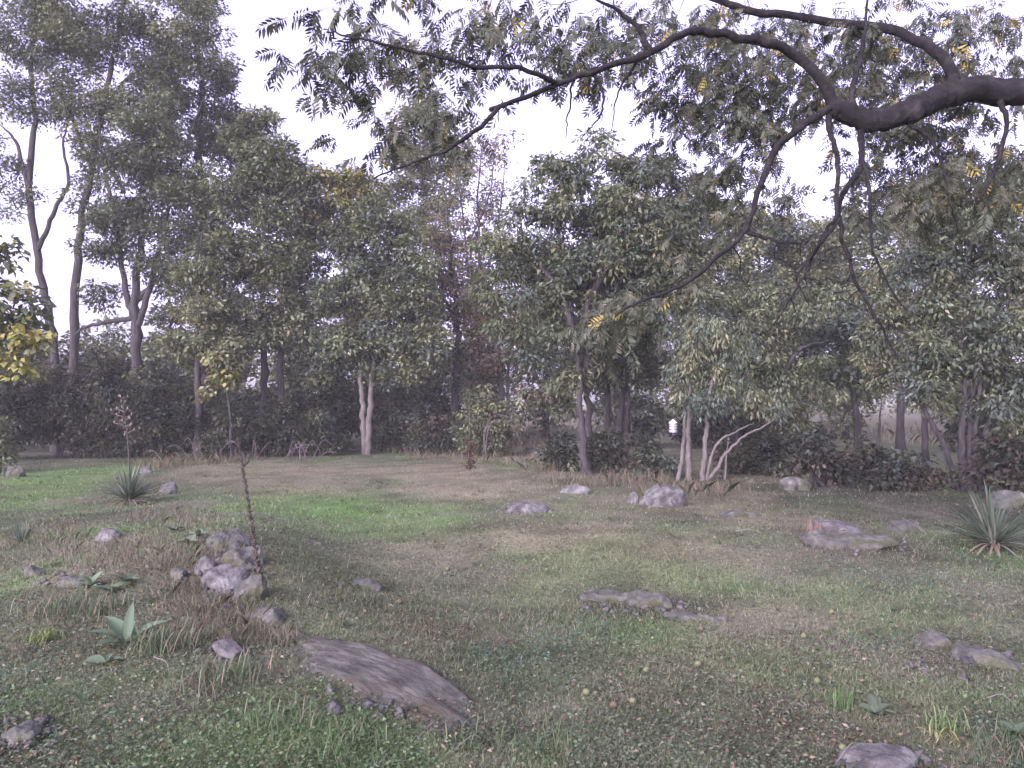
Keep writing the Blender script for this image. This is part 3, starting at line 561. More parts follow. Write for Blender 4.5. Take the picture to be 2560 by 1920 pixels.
    # leaf regions
    reg = [(330, 30, 40, 30, 4.8, 26), (315, 60, 24, 24, 4.8, 12), (360, 60, 40, 26, 4.9, 18), (410, 20, 60, 30, 5.0, 32), (475, 22, 50, 30, 5.2, 40), (530, 18, 50, 28, 5.3, 40), (470, 62, 60, 26, 5.1, 30),
           (420, 95, 50, 30, 5.0, 26), (380, 130, 40, 18, 5.0, 12), (430, 140, 40, 24, 5.1, 16), (350, 145, 24, 10, 5.0, 6), (560, 50, 40, 26, 5.3, 30), (610, 40, 50, 30, 5.5, 30), (660, 15, 60, 24, 5.8, 26), (650, 80, 40, 24, 5.6, 16),
           (700, 70, 50, 36, 5.8, 44), (740, 100, 50, 40, 5.9, 52), (720, 140, 40, 30, 5.8, 36), (770, 80, 50, 36, 6.0, 48), (790, 30, 60, 30, 6.2, 48), (850, 60, 50, 36, 6.2, 52), (760, 20, 50, 20, 6.4, 26),
           (910, 70, 40, 30, 6.2, 44), (900, 20, 50, 20, 6.3, 30), (970, 40, 50, 30, 6.4, 40), (1010, 30, 40, 30, 6.3, 26), (890, 150, 40, 30, 6.0, 40), (930, 160, 36, 36, 6.0, 40), (985, 140, 40, 40, 6.1, 52), (1015, 200, 30, 40, 6.1, 28),
           (715, 190, 30, 28, 5.7, 22), (765, 185, 30, 28, 5.8, 20), (890, 195, 40, 28, 5.9, 26), (960, 195, 40, 30, 6.0, 30), (700, 120, 40, 40, 5.9, 30), (800, 80, 40, 30, 6.2, 30), (930, 120, 40, 30, 6.3, 24), (880, 100, 40, 30, 6.5, 24), (640, 305, 34, 18, 5.5, 16), (605, 318, 22, 16, 5.5, 12), (620, 345, 30, 16, 5.5, 10), (700, 250, 24, 16, 5.6, 6)]
    tg, reps = [], []
    for px, py, rx, ry, d, nl in reg:
        rx *= 1.55; ry *= 1.45; nt_ = max(4, int(nl * (0.82 if px < 600 else 1.6)))
        a = rng.uniform(0, 2 * math.pi, nt_); q = np.sqrt(rng.random(nt_))
        for aa, qq in zip(a, q): tg.append(W(px + math.cos(aa) * qq * rx, py + math.sin(aa) * qq * ry, d + 0.15 + abs(rng.normal()) * 0.75))
    tw = MB()
    paths = grow(nodes, nrad, tg, tw, 0.02, 0.0022, 0.008, 5, 0.1, 0.02)
    # loose bare twigs hanging before the trees
    bare = [W(rng.uniform(740, 960), rng.uniform(230, 345), rng.uniform(5.6, 6.2)) for _ in range(210)]
    grow(nodes, nrad, bare, tw, 0.06, 0.0045, 0.014, 5, -0.25, 0.016)
    tag(tw.build('twigs', M['bark_walnut'], t, True, False), kind='stuff')
    # compound leaves
    GL, OLV = np.array((0.062, 0.076, 0.046)), np.array((0.080, 0.088, 0.052))
    def leaf_var(seed):
        g = np.random.default_rng(seed); mb = MB(); L = g.uniform(0.26, 0.36); npair = int(g.integers(5, 8))
        dr = g.uniform(0.25, 0.8)
        def pt(s): return np.array((s * L * (1 - 0.12 * dr * s), g.normal() * 0.0, -dr * 0.45 * L * s * s))
        S = np.array([pt(s) for s in np.linspace(0, 1, 3)])
        base = (GL if seed % 3 else OLV) * g.uniform(0.85, 1.2)
        if seed == 5: base = np.array((0.25, 0.22, 0.06))
        mb.tube(S, np.linspace(0.0022, 0.001, 3), 3, base * 1.1)
        for k in range(npair):
            s = 0.2 + 0.8 * k / npair; p0 = pt(s)
            for sd in (-1, 1, 0) if k == npair - 1 else (-1, 1):
                if g.random() < 0.06: continue
                if sd == 0: D = np.array((1, 0, -0.6)); 
                else: D = np.array((0.45 + 0.2 * g.random(), sd, -0.35 - 0.4 * g.random()))
                D = D / np.linalg.norm(D); ll = L * g.uniform(0.22, 0.33) * (0.75 + 0.5 * math.sin(math.pi * min(1, s))); w = ll * g.uniform(0.24, 0.32)
                Nn = np.array((0, 0, 1.0)) + g.normal(size=3) * 0.25; Sx = np.cross(Nn, D); Sx /= np.linalg.norm(Sx); U = np.cross(D, Sx)
                q = p0 + D * 0.004
                V = np.array([q, q + D * ll * 0.3 + Sx * w / 2, q + D * ll * 0.65 + Sx * w * 0.38 - U * ll * 0.04, q + D * ll - U * ll * 0.12, q + D * ll * 0.65 - Sx * w * 0.38 - U * ll * 0.04, q + D * ll * 0.3 - Sx * w / 2])
                mb.add(V, [(0, 1, 2, 5), (2, 3, 4, 5)], None, base * g.uniform(0.75, 1.3))
        return np.vstack(mb.V), np.vstack(mb.Q), np.vstack(mb.T), np.vstack(mb.Cc)
    var = [leaf_var(s) for s in range(10)]; vm = []
    for V, Q, T, cc in var:
        o = mesh('leaf', V, [Q, T], M['leaf_walnut'], None, False, cc); vm.append(o.data); bpy.data.objects.remove(o)
    places = []
    for P in paths:
        for s in rng.choice([0.55, 0.65, 0.75, 0.82, 0.88, 0.94, 1.0, 1.0], 3, replace=False):
            k = s * 4; i0 = min(int(k), 3); p = P[i0] + (P[i0 + 1] - P[i0]) * (k - i0)
            tdir = P[min(i0 + 1, 4)] - P[i0]; tdir /= np.linalg.norm(tdir) + 1e-9
            places.append((p, tdir))
    # biggest in the picture: nearest the camera first
    order = np.argsort([q[0][1] for q in places]); rest = MB()
    for rank, oi in enumerate(order):
        p, td = places[oi]
        h = td * np.array((1, 1, 0.2)) + rng.normal(size=3) * 0.75; h[2] = rng.uniform(-1.3, -0.1); h /= np.linalg.norm(h)
        rot = (Vector(h).to_track_quat('X', 'Z').to_matrix() @ Matrix.Rotation(rng.normal() * 0.7, 3, 'X')); sc = rng.uniform(0.38, 0.72) * (1.0 if p[0] < 0.9 else 0.85); v = int(rng.integers(10))
        if v == 5 and rng.random() < 0.7: v = 2
        if rank < 300:
            o = bpy.data.objects.new('leaf', vm[v]); C.objects.link(o); o.parent = t
            o.location = Vector(p - base); o.rotation_euler = rot.to_euler(); o.scale = (sc, sc, sc)
        else:
            V, Q, T, cc = var[v]; rest.add((V * sc) @ np.array(rot).T + p, Q, T, cc * rng.uniform(0.8, 1.2))
    tag(rest.build('foliage', M['leaf_walnut'], t), kind='stuff')
make_walnut()

# ------------------------------------------------------------------ rocks
import bmesh
def make_rock(label, px, py, w, h, dep, seed, mt='rock', rot=0.0, sink=0.35, tilt=(0, 0), name='rock', cat='rock', rough=0.09, ang=14, group=None):
    """w, h in picture pixels at its foot, dep as a multiple of w"""
    g = np.random.default_rng(seed); p = G(px, py); s = p[1] / F; sink = sink + 0.10; a, b, c = w * s / 2, w * dep * s / 2, 0.85 * h * s / (1 - sink)
    bm = bmesh.new()
    for _ in range(ang):
        u = g.normal(size=3); u /= np.linalg.norm(u); q = np.sign(u) * np.abs(u) ** 0.75
        bm.verts.new((q[0] * a, q[1] * b, q[2] * c * 0.5 if q[2] < 0 else q[2] * c * 0.5))
    res = bmesh.ops.convex_hull(bm, input=bm.verts)
    bmesh.ops.delete(bm, geom=[e for e in res['geom_interior'] if isinstance(e, bmesh.types.BMVert)], context='VERTS')
    bmesh.ops.triangulate(bm, faces=bm.faces)
    for _ in range(3): bmesh.ops.subdivide_edges(bm, edges=bm.edges, cuts=1, use_grid_fill=True, smooth=0.12)
    bmesh.ops.recalc_face_normals(bm, faces=bm.faces)
    me = bpy.data.meshes.new(name); bm.normal_update()
    V = np.array([v.co for v in bm.verts]); N = np.array([v.normal for v in bm.verts]); m = min(a, b)
    f = 1.6 / m
    X_, Y_, Z_ = V.T * f; dsp = (fbm(X_ + 3, Y_, seed, 5, 1.0) + fbm(Y_ + 9, Z_ + 4, seed + 1, 5, 1.0) + fbm(Z_ + 5, X_ + 7, seed + 2, 5, 1.0)) * rough * m * 1.1
    V = V + N * dsp[:, None]
    for v, q in zip(bm.verts, V): v.co = q
    for fc in bm.faces: fc.smooth = False
    bm.to_mesh(me); bm.free(); me.materials.append(M[mt])
    o = bpy.data.objects.new(name, me); C.objects.link(o)
    zz = V[:, 2].min()
    o.location = (float(p[0]), float(p[1] + b * 0.6), float(height(p[0], p[1] + b * 0.6)) + c * 0.5 - c * sink)
    o.rotation_euler = (R(tilt[0]), R(tilt[1]), R(rot))
    tag(o, label, cat, group)
    return o

ROCKS = [
 ('pale purple rock beside the left yucca, flat topped', 167, 494, 18, 15, 0.8, 1, 'rock_pale', 20, 0.25, (0, 8)),
 ('small pinkish pale stone behind the left yucca', 145, 473, 13, 8, 0.8, 2, 'rock_pale', 0, 0.3, (0, 0)),
 ('weathered grey rock near the far left lawn edge', 14, 477, 18, 13, 0.8, 3, 'rock', 10, 0.3, (0, 0)),
 ('lavender streaked stone lying in the weeds below the left yucca', 107, 541, 34, 13, 0.6, 4, 'rock_pale', -30, 0.3, (0, 10)),
 ('low grey stone in the weeds near the left edge', 36, 577, 30, 14, 0.7, 5, 'rock', -25, 0.4, (0, 10)),
 ('grey stone half buried right of the low left edge stone', 74, 588, 36, 12, 0.6, 6, 'rock', -20, 0.4, (0, 8)),
 ('upper ledge of the left outcrop beside the dead stalk', 228, 550, 52, 19, 0.8, 7, 'rock', -38, 0.35, (0, 14)),
 ('sloping ledge below the top of the left outcrop', 240, 568, 50, 21, 0.9, 8, 'rock', -50, 0.4, (0, 18)),
 ('rounded lavender stone at the left of the outcrop', 207, 574, 30, 17, 0.8, 9, 'rock_pale', -20, 0.3, (0, 6)),
 ('long sloping lavender slab in the middle of the outcrop', 226, 588, 66, 22, 0.6, 10, 'rock_pale', -35, 0.35, (0, 12)),
 ('blocky upright purple boulder at the outcrop corner', 250, 601, 34, 32, 0.8, 11, 'rock', 15, 0.3, (0, 6)),
 ('grey ledge sinking into the grass under the blocky boulder', 262, 622, 52, 18, 0.8, 12, 'rock', -40, 0.45, (0, 14)),
 ('small buried stone left of the outcrop', 178, 578, 22, 10, 0.8, 13, 'rock', -30, 0.4, (0, 4)),
 ('streaky lavender stone above the big bare slab', 228, 657, 44, 16, 0.7, 14, 'rock_pale', -38, 0.4, (0, 14)),
 ('flat stone flush with the lawn in the middle distance', 366, 588, 34, 9, 0.7, 15, 'rock', -20, 0.4, (0, 6)),
 ('pale flat stone below the leading pale trunk', 576, 494, 32, 10, 0.7, 16, 'rock_pale', 5, 0.25, (0, 0)),
 ('broken purple stone patch on the open lawn', 526, 512, 52, 9, 0.7, 17, 'rock_pale', -12, 0.35, (0, 4)),
 ('pale lavender boulder under the slim pale stems', 664, 506, 48, 23, 0.8, 18, 'rock_pale', 8, 0.3, (0, 0)),
 ('small pale upright stone left of the lavender boulder', 634, 503, 12, 13, 0.8, 19, 'rock_pale', 0, 0.3, (0, 0)),
 ('pale stone in the shade of the dark mound shrub', 797, 490, 32, 15, 0.8, 20, 'rock', 0, 0.35, (0, 0)),
 ('rugged crowned rock of the right hand outcrop', 838, 534, 60, 16, 0.7, 21, 'rock_pale', -10, 0.35, (0, 6)),
 ('long low ledge in front of the right hand outcrop', 856, 548, 104, 11, 0.6, 22, 'rock', -14, 0.4, (0, 4)),
 ('rounded grey rock between the right outcrop and yucca', 908, 532, 40, 14, 0.8, 23, 'rock', 10, 0.35, (0, 0)),
 ('dark slanting ledge right of the outcrop', 880, 545, 42, 9, 0.6, 24, 'rock', -25, 0.4, (0, 8)),
 ('grey flat rock of the outcrop in the open right lawn', 652, 607, 50, 13, 0.9, 25, 'rock', -20, 0.4, (0, 8)),
 ('thin crumbling ledge trailing left of the lawn outcrop', 606, 601, 60, 8, 0.6, 26, 'rock', -8, 0.45, (0, 4)),
 ('thin crumbling ledge trailing right of the lawn outcrop', 697, 621, 72, 8, 0.5, 27, 'rock', -18, 0.45, (0, 5)),
 ('dark knobby stone at the end of the right ledge', 938, 648, 34, 14, 0.9, 28, 'rock', 0, 0.4, (0, 0)),
 ('smooth grey ledge running down to the right edge', 992, 666, 74, 13, 0.6, 29, 'rock', -38, 0.45, (0, 12)),
 ('flat lavender grey boulder at the bottom right', 885, 772, 88, 19, 0.7, 30, 'rock_pale', 6, 0.3, (0, 0)),
 ('bluish pale stone behind the right hand yucca', 1012, 508, 40, 22, 0.7, 31, 'rock', 0, 0.3, (0, 0)),
 ('white topped flat stone on the bank below the far gap', 533, 452, 18, 7, 0.7, 32, 'rock_pale', 0, 0.1, (0, 0)),
 ('pale stone half hidden at the edge of the dark bank', 541, 458, 20, 8, 0.7, 33, 'rock_pale', 0, 0.2, (0, 0)),
 ('grey stone in the bottom left corner', 20, 742, 40, 20, 0.8, 34, 'rock', 0, 0.45, (0, 0)),
 ('distant low rocks on the right, under the hedge', 740, 517, 40, 6, 0.6, 35, 'rock', 0, 0.45, (0, 0)),
]
for lab, px, py, w, h, dep, sd, mt, rot, sink, tilt in ROCKS:
    make_rock(lab, px, py, w, h, dep, sd, mt, rot, sink, tilt, rough=0.17 if 'outcrop' in lab or 'ledge' in lab or 'broken' in lab else 0.12, ang=22)
# the big bare slab: a long striated back running down into the grass
def slab():
    A, B = G(262, 640), G(480, 732)
    ax = B - A; L = np.linalg.norm(ax[:2]); ang = math.atan2(ax[1], ax[0])
    nu, nv = 90, 26; u = np.linspace(-0.5, 0.5, nu); v = np.linspace(-0.5, 0.5, nv); U, Vv = np.meshgrid(u, v)
    wid = 0.74 * (1 - 0.6 * np.abs(U * 2) ** 2.5) * (1 - 0.2 * U) * (1 + 0.22 * fbm(U * 7, Vv * 2, 15, 4))
    x = U * L + 0.03 * fbm(U * 9, Vv * 6, 5, 2); y = Vv * wid
    z = 0.075 * np.clip(1 - (np.abs(Vv * 2)) ** 9, 0, 1) * (1 - np.abs(U * 2) ** 6) + 0.10 * Vv * (1 - U) - 0.035 + 0.045 * fbm(U * 5, Vv * 3, 18, 3)
    z = z + 0.020 * fbm(U * 3.0, Vv * 16, 4, 4) + 0.012 * np.round(2.5 * fbm(U * 2.2, Vv * 9, 8, 3)) + 0.01 * fbm(U * 20, Vv * 20, 2, 3)
    c, s = math.cos(ang), math.sin(ang); mid = (A + B) / 2
    Xw = mid[0] + c * x - s * y; Yw = mid[1] + s * x + c * y
    gz = height(Xw, Yw) 
    z = z - 0.11 * np.clip(fbm(U * 4.0, Vv * 2.2, 41, 4) * 1.6 - 0.12 + 0.5 * np.clip(np.abs(Vv * 2) - 0.55, 0, 1) + 0.5 * np.clip(np.abs(U * 2) - 0.6, 0, 1), 0, 1)
    zb = gz + z * 0.6 + 0.022 - 0.05 * np.clip(np.abs(Vv * 2) - 0.75, 0, 1) * 4 * (0.4 + 0.6 * (fbm(U * 11, Vv * 5, 33, 3) > 0))
    V = np.stack([x, y, zb - mid[2]], -1).reshape(-1, 3)
    i = (np.arange(nv - 1)[:, None] * nu + np.arange(nu - 1)[None, :]); Q = np.stack([i, i + 1, i + nu + 1, i + nu], -1).reshape(-1, 4)
    # skirt gives it thickness down into the soil
    n0 = len(V); rim = np.concatenate([np.arange(nu), np.arange(1, nv) * nu + nu - 1, (nv - 1) * nu + np.arange(nu - 2, -1, -1), np.arange(nv - 2, 0, -1) * nu])
    V = np.vstack([V, V[rim] - (0, 0, 0.25)]); k = np.arange(len(rim)); k2 = (k + 1) % len(rim)
    Q = np.vstack([Q, np.stack([rim[k], n0 + k, n0 + k2, rim[k2]], -1)])
    o = mesh('rock_slab', V, [Q], M['schist'], None, False); o.location = mid; o.rotation_euler = (0, 0, ang)
    tag(o, 'long bare striated slab running down into the foreground grass', 'rock')
slab()

# ------------------------------------------------------------------ yuccas
def blade_mesh(L, w, curve, col, seed):
    s = np.linspace(0, 1, 7); x = L * s * (1 - 0.15 * curve * s); z = -curve * L * 0.35 * s ** 2.2
    wd = w * np.array((0.55, 0.9, 1.0, 0.92, 0.72, 0.42, 0.02)); up = 0.22 * wd
    l = np.stack([x, wd / 2, z + up], -1); c = np.stack([x, 0 * s, z], -1); r_ = np.stack([x, -wd / 2, z + up], -1)
    V = np.stack([l, c, r_], 1).reshape(-1, 3); i = np.arange(6)[:, None] * 3
    Q = np.vstack([np.hstack([i, i + 1, i + 4, i + 3]), np.hstack([i + 1, i + 2, i + 5, i + 4])])
    o = mesh('leaf', V, [Q], M['blade'], None, True, np.broadcast_to(col, (21, 3))); me = o.data; bpy.data.objects.remove(o); return me
YC = [np.array(c) for c in ((0.082, 0.115, 0.068), (0.11, 0.145, 0.09), (0.06, 0.092, 0.052), (0.165, 0.175, 0.12), (0.09, 0.125, 0.076))]
BLM = [blade_mesh(1.0, 0.037, cv, c, 0) for c in YC for cv in (0.15, 0.5, 1.0)]
BLD = [blade_mesh(1.0, 0.037, cv, np.array((0.19, 0.17, 0.105)), 0) for cv in (0.6, 1.2)]
def make_yucca(label, px, py, Lm, n, seed, group='yuccas'):
    g = np.random.default_rng(seed); p = G(px, py); t = empty('yucca', p, label, 'plant', group)
    for k in range(n):
        el = R(g.uniform(8, 82) if k > n * 0.15 else g.uniform(-4, 15)); az = g.uniform(0, 2 * math.pi); L = Lm * g.uniform(0.75, 1.1)
        o = bpy.data.objects.new('leaf', BLD[k % 2] if k < n * 0.15 else BLM[int(g.integers(len(BLM)))]); C.objects.link(o); o.parent = t
        o.rotation_euler = (g.uniform(-.3, .3), -el, az); o.scale = (L, L * g.uniform(0.8, 1.2), L)
        o.location = (0.05 * math.cos(az) * g.random(), 0.05 * math.sin(az) * g.random(), 0.03 + 0.05 * g.random())
make_yucca('grey green spiky yucca clump on the left beside the pale purple rock', 130, 503, 0.72, 130, 1)
make_yucca('spiky yucca clump at the right edge of the lawn', 992, 548, 0.74, 150, 2)
make_yucca('small spiky yucca tuft low at the left edge', 24, 545, 0.34, 44, 3)

# grassy tufts with strap leaves
def make_tuft(label, px, py, L, n, cols, seed, width=0.0055, name='grass_tuft', cat='grass tuft', arch=1.0, group='strap leaved tufts', spread=0.1):
    g = np.random.default_rng(seed); p = G(px, py); mb = MB()
    for k in range(int(n * 1.7)):
        az = g.uniform(0, 2 * math.pi); l = L * g.uniform(0.6, 1.15); s = np.linspace(0, 1, 6); e = g.uniform(0.3, 1.0)
        ho = l * 0.75 * arch * (s ** 1.3) * e; ve = l * (s * (1.0) - 0.75 * arch * e * s ** 2.3)
        off = np.array((g.normal() * spread, g.normal() * spread, 0)); d = np.array((math.cos(az), math.sin(az), 0)); sd = np.array((-d[1], d[0], 0))
        P = p + off + np.outer(ho, d) + np.outer(ve, (0, 0, 1)); P[:, 2] = np.maximum(P[:, 2], p[2] + 0.005)
        w = width * np.array((0.7, 1, 1, 0.85, 0.55, 0.05)) * g.uniform(0.7, 1.2)
        V = np.stack([P + np.outer(w, sd) / 2, P - np.outer(w, sd) / 2], 1).reshape(-1, 3); i = np.arange(5)[:, None] * 2
        mb.add(V, np.hstack([i, i + 1, i + 3, i + 2]), None, cols[int(g.integers(len(cols)))] * g.uniform(0.75, 1.3))
    V = np.vstack(mb.V) - p
    t = empty(name, p, label, cat, group)
    tag(mesh('blades', V, [np.vstack(mb.Q)], M['blade'], t, True, np.vstack(mb.Cc)), kind='stuff'); return t
TG = [np.array((0.07, 0.125, 0.042)), np.array((0.09, 0.135, 0.055)), np.array((0.13, 0.15, 0.075))]; TB = [np.array((0.050, 0.092, 0.036)), np.array((0.075, 0.115, 0.046)), np.array((0.13, 0.145, 0.075)), np.array((0.17, 0.155, 0.09))]
make_tuft('dark arching tuft at left above the bright grass spot', 65, 612, 0.26, 120, TB, 1, spread=0.16)
make_tuft('arching strap leaf tuft right behind the broad leaved plant', 165, 648, 0.26, 130, TB, 2, spread=0.1)
make_tuft('arching tuft between the dark tuft and the broad leaved plant', 106, 612, 0.22, 80, TB, 3, spread=0.12)
make_tuft('sprawling strap leaf tuft left of the big bare slab', 222, 684, 0.24, 120, TB, 4, spread=0.13)
make_tuft('bright yellow green grass spot at the left', 46, 640, 0.13, 70, [np.array((0.13, 0.19, 0.05)), np.array((0.15, 0.2, 0.06))], 5, spread=0.05)
make_tuft('upright green tuft at bottom right with yellow blades beneath', 940, 728, 0.16, 60, [np.array((0.12, 0.19, 0.06)), np.array((0.15, 0.2, 0.08))], 6, spread=0.05)
make_tuft('flattened bright yellow blades under the bottom right tuft', 944, 738, 0.10, 16, [np.array((0.26, 0.26, 0.09)), np.array((0.22, 0.24, 0.09))], 7, 0.008, spread=0.05, arch=1.3)
make_tuft('single bright green upright tuft in the right foreground', 838, 706, 0.17, 40, [np.array((0.09, 0.15, 0.05))], 8, spread=0.03, arch=0.6)
make_tuft('wispy green tuft in the bottom left foreground', 275, 722, 0.17, 60, TG, 9, spread=0.1)
make_tuft('tall wispy grass tuft at the bottom middle left', 352, 742, 0.17, 60, TG, 10, spread=0.1)
make_tuft('thin grass tuft in the bottom centre', 545, 745, 0.15, 50, TG, 11, spread=0.1)
make_tuft('wispy tuft standing at the lower end of the bare slab', 470, 742, 0.15, 50, TG, 12, spread=0.1)
make_tuft('dark leafy tuft at the bottom right corner', 1008, 752, 0.22, 90, TB, 13, spread=0.12)
make_tuft('dry reddish grass clump left of the right outcrop', 812, 537, 0.3, 60, [np.array((0.25, 0.17, 0.12)), np.array((0.2, 0.15, 0.1))], 14, spread=0.06, arch=0.6)

# broad leaved plants (each large leaf a part)
def broad_leaf(L, w, curve, col):
    s = np.linspace(0, 1, 8); wd = w * np.sin(np.pi * np.clip(s * 0.97 + 0.03, 0, 1)) ** 0.7; wd[0] = 0.15 * w
    x = L * s; z = -curve * L * 0.4 * s ** 2; up = 0.22 * wd
    V = np.stack([np.stack([x, wd / 2, z + up], -1), np.stack([x, wd / 4, z + up * 0.35], -1), np.stack([x, 0 * s, z], -1), np.stack([x, -wd / 4, z + up * 0.35], -1), np.stack([x, -wd / 2, z + up], -1)], 1).reshape(-1, 3)
    i = np.arange(7)[:, None] * 5; Q = np.vstack([np.hstack([i + k, i + k + 1, i + k + 6, i + k + 5]) for k in range(4)])
    return V, Q, np.broadcast_to(col, (len(V), 3))
def make_rosette(label, px, py, leaves, col, name='broad_leaved_plant', stemless=True, group=None):
    p = G(px, py); t = empty(name, p, label, 'plant', group)
    for L, w, az, el, cv, cm in leaves:
        L *= 0.78; w *= 0.8; V, Q, cc = broad_leaf(L, w, cv, np.array(col) * cm); o = mesh('leaf', V, [Q], M['blade'], t, True, cc)
        o.rotation_euler = (random.uniform(-.3, .3), -R(el), R(az)); o.location = (0, 0, 0.02)
make_rosette('broad pale green mullein rosette with upright leaves in the left foreground', 130, 645, [(0.36, 0.13, 150, 48, 0.9, 1.0), (0.34, 0.09, 95, 76, 0.15, 0.9), (0.34, 0.12, 25, 45, 0.9, 1.15), (0.30, 0.12, -20, 30, 0.7, 1.2), (0.34, 0.13, 180, 30, 0.6, 0.8), (0.26, 0.10, 230, 20, 0.4, 0.9), (0.24, 0.1, 300, 18, 0.5, 1.0), (0.28, 0.1, 110, 55, 0.8, 1.1)], (0.095, 0.145, 0.075))
make_rosette('flat pale leaf pair left below the mullein rosette', 108, 664, [(0.16, 0.11, 190, 12, 0.2, 1.0), (0.14, 0.1, 20, 10, 0.2, 0.9), (0.12, 0.08, 100, 20, 0.2, 0.9)], (0.09, 0.135, 0.07))
for q, (lab, px, py, cm) in enumerate((('yellowing broad leaved weed at the upper left of the tufts', 92, 588, 1.1), ('pale broad leaved weed right of the yellowing one', 112, 592, 1.3), ('broad leaved weed nearest the outcrop', 128, 584, 1.0),
        ('pale mullein seedling on top of the left outcrop', 190, 545, 1.2), ('woolly mullein plant at the outcrop crest', 200, 538, 1.25), ('woolly mullein plant in the grass left of the outcrop', 174, 532, 1.2), ('single broad weed in the right foreground', 872, 715, 0.8), ('broad weed low at the right edge', 1012, 735, 0.8))):
    make_rosette(lab, px, py, [(random.uniform(0.10, 0.20), random.uniform(0.06, 0.09), a + random.uniform(-15, 15), random.uniform(15, 55), random.uniform(0.2, 0.9), random.uniform(0.8, 1.2)) for a in range(0, 360, 45)], np.array((0.10, 0.14, 0.075)) * cm, 'weed')

# dead mullein stalks
def make_stalk(label, pts, r0, spike_from, seed, bumps=240, fork=None, name='mullein_stalk'):
    g = np.random.default_rng(seed); P = np.array(pts); t = empty(name, P[0], label, 'plant', None)
    S = smooth_path(P, 8); mb = MB(); mb.tube(S, np.linspace(r0, r0 * 0.35, len(S)), 7); stem = mb.build('stem', M['dead'], t, True, False)
    sp = MB()
    for k in range(bumps):
        s = g.uniform(spike_from, 1.0); f = s * (len(S) - 1); i0 = min(int(f), len(S) - 2); q = S[i0] + (S[i0 + 1] - S[i0]) * (f - i0)
        a = g.uniform(0, 2 * math.pi); d = np.array((math.cos(a), math.sin(a), 0.6)); L = 0.026 * g.uniform(0.6, 1.2) * (1.15 - 0.85 * s)
        sp.tube([q, q + d * L * 0.5, q + d * L], [L * 0.22, L * 0.42, L * 0.12], 5)
    sp.build('seed_spike', M['dead'], t, False, False).parent = stem
    if fork:
        for fk in fork:
            fb = MB(); F_ = smooth_path(np.array(fk), 5); fb.tube(F_, np.linspace(r0 * 0.6, r0 * 0.25, len(F_)), 6)
            for k in range(40):
                q = F_[g.integers(len(F_))]; a = g.uniform(0, 6.28); d = np.array((math.cos(a), math.sin(a), 0.5)) * 0.018; fb.tube([q, q + d * .5, q + d], [0.003, 0.006, 0.002], 4)
            fb.build('side_spike', M['dead'], t, False, False).parent = stem
p0 = G(263, 582); d = p0[1]
make_stalk('tall dead brown mullein stalk leaning left beside the outcrop', [p0, W(258, 560, d), W(252, 520, d), W(246, 485, d), W(241, 455, d), W(238, 437, d)], 0.011, 0.05, 3, 420,
    [[W(241.5, 460, d), W(237, 458, d), W(235.5, 448, d)], [W(243, 467, d), W(248, 462, d), W(249.5, 455, d)]])
p0 = G(470, 469); d = p0[1]
make_stalk('dark reddish dead stalk standing at the far lawn edge', [p0, W(469, 455, d), W(470, 430, d), W(469, 400, d)], 0.030, 0.0, 4, 60)
p1 = G(470, 469); lo = MB()
for k in range(150):
    q = p1 + np.array((rng.normal() * 0.065, rng.normal() * 0.065, rng.uniform(0.0, 0.85))); a = rng.uniform(0, 6.28); e = np.array((math.cos(a), math.sin(a), 0.3)) * 0.05; lo.tube([q, q + e * .5, q + e], [0.012, 0.02, 0.006], 5)
tag(lo.build('dried_leaves', M['rust'], bpy.data.objects['mullein_stalk.001'], False, False), kind='stuff')
st = MB()
# dry yucca seed stalk
p0 = G(130, 470); d = p0[1]; t = empty('yucca_seed_stalk', p0, 'dry seed stalk with pale pods standing behind the left yucca', 'plant')
S = smooth_path(np.array([p0, W(129, 450, d), W(127, 430, d), W(124, 412, d), W(124, 396, d)]), 6); mb = MB(); mb.tube(S, np.linspace(0.02, 0.007, len(S)), 7); stem = mb.build('stem', M['dead'], t, True, False)
for k in range(20):
    s = rng.uniform(0.38, 1.0); f = s * (len(S) - 1); i0 = min(int(f), len(S) - 2); q = S[i0]; a = rng.uniform(0, 6.28); L = 0.42 * (1.15 - s) * rng.uniform(0.4, 1) + 0.05
    e = q + np.array((math.cos(a) * L, math.sin(a) * L, 0.35 * L))
    mb = MB(); mb.tube([q, (q + e) / 2 + (0, 0, 0.02), e], [0.006, 0.005, 0.004], 4); mb.tube([e, e + (0, 0, 0.02), e + (0, 0, 0.05), e + (0, 0, 0.075)], [0.006, 0.018, 0.017, 0.003], 6)
    mb.build('seed_pod', M['pod'], t, True, False).parent = stem

# ------------------------------------------------------------------ white weather sensor (louvred radiation shield) on the slim trunk
def ring_disc(r0, r1, z0, z1, n=20):
    a = np.linspace(0, 2 * math.pi, n, endpoint=False); c = np.stack([np.cos(a), np.sin(a)], -1)
    def rg(r, z): return np.hstack([c * r, np.full((n, 1), z)])
    V = np.vstack([rg(r0, z0 + 0.006), rg(r1, z1 + 0.004), rg(r1, z1), rg(r0, z0)]); k = np.arange(n); k2 = (k + 1) % n
    Q = np.vstack([np.stack([a_ * n + k, a_ * n + k2, b_ * n + k2, b_ * n + k], -1) for a_, b_ in ((0, 1), (1, 2), (2, 3), (3, 0))]); return V, Q
dS = 17.6; c0 = W(673, 432, dS); t = empty('weather_sensor', c0, 'white louvred weather sensor shield hanging in front of the trees', 'sensor')
V, Q = ring_disc(0.03, 0.092, 0.012, 0.0); first = None
for k in range(6):
    if first is None: o = mesh('louvre_plate', V, [Q], M['white'], t, False); first = o
    else: o = bpy.data.objects.new('louvre_plate', first.data); C.objects.link(o); o.parent = t
    o.location = (0, 0, 0.034 * k)
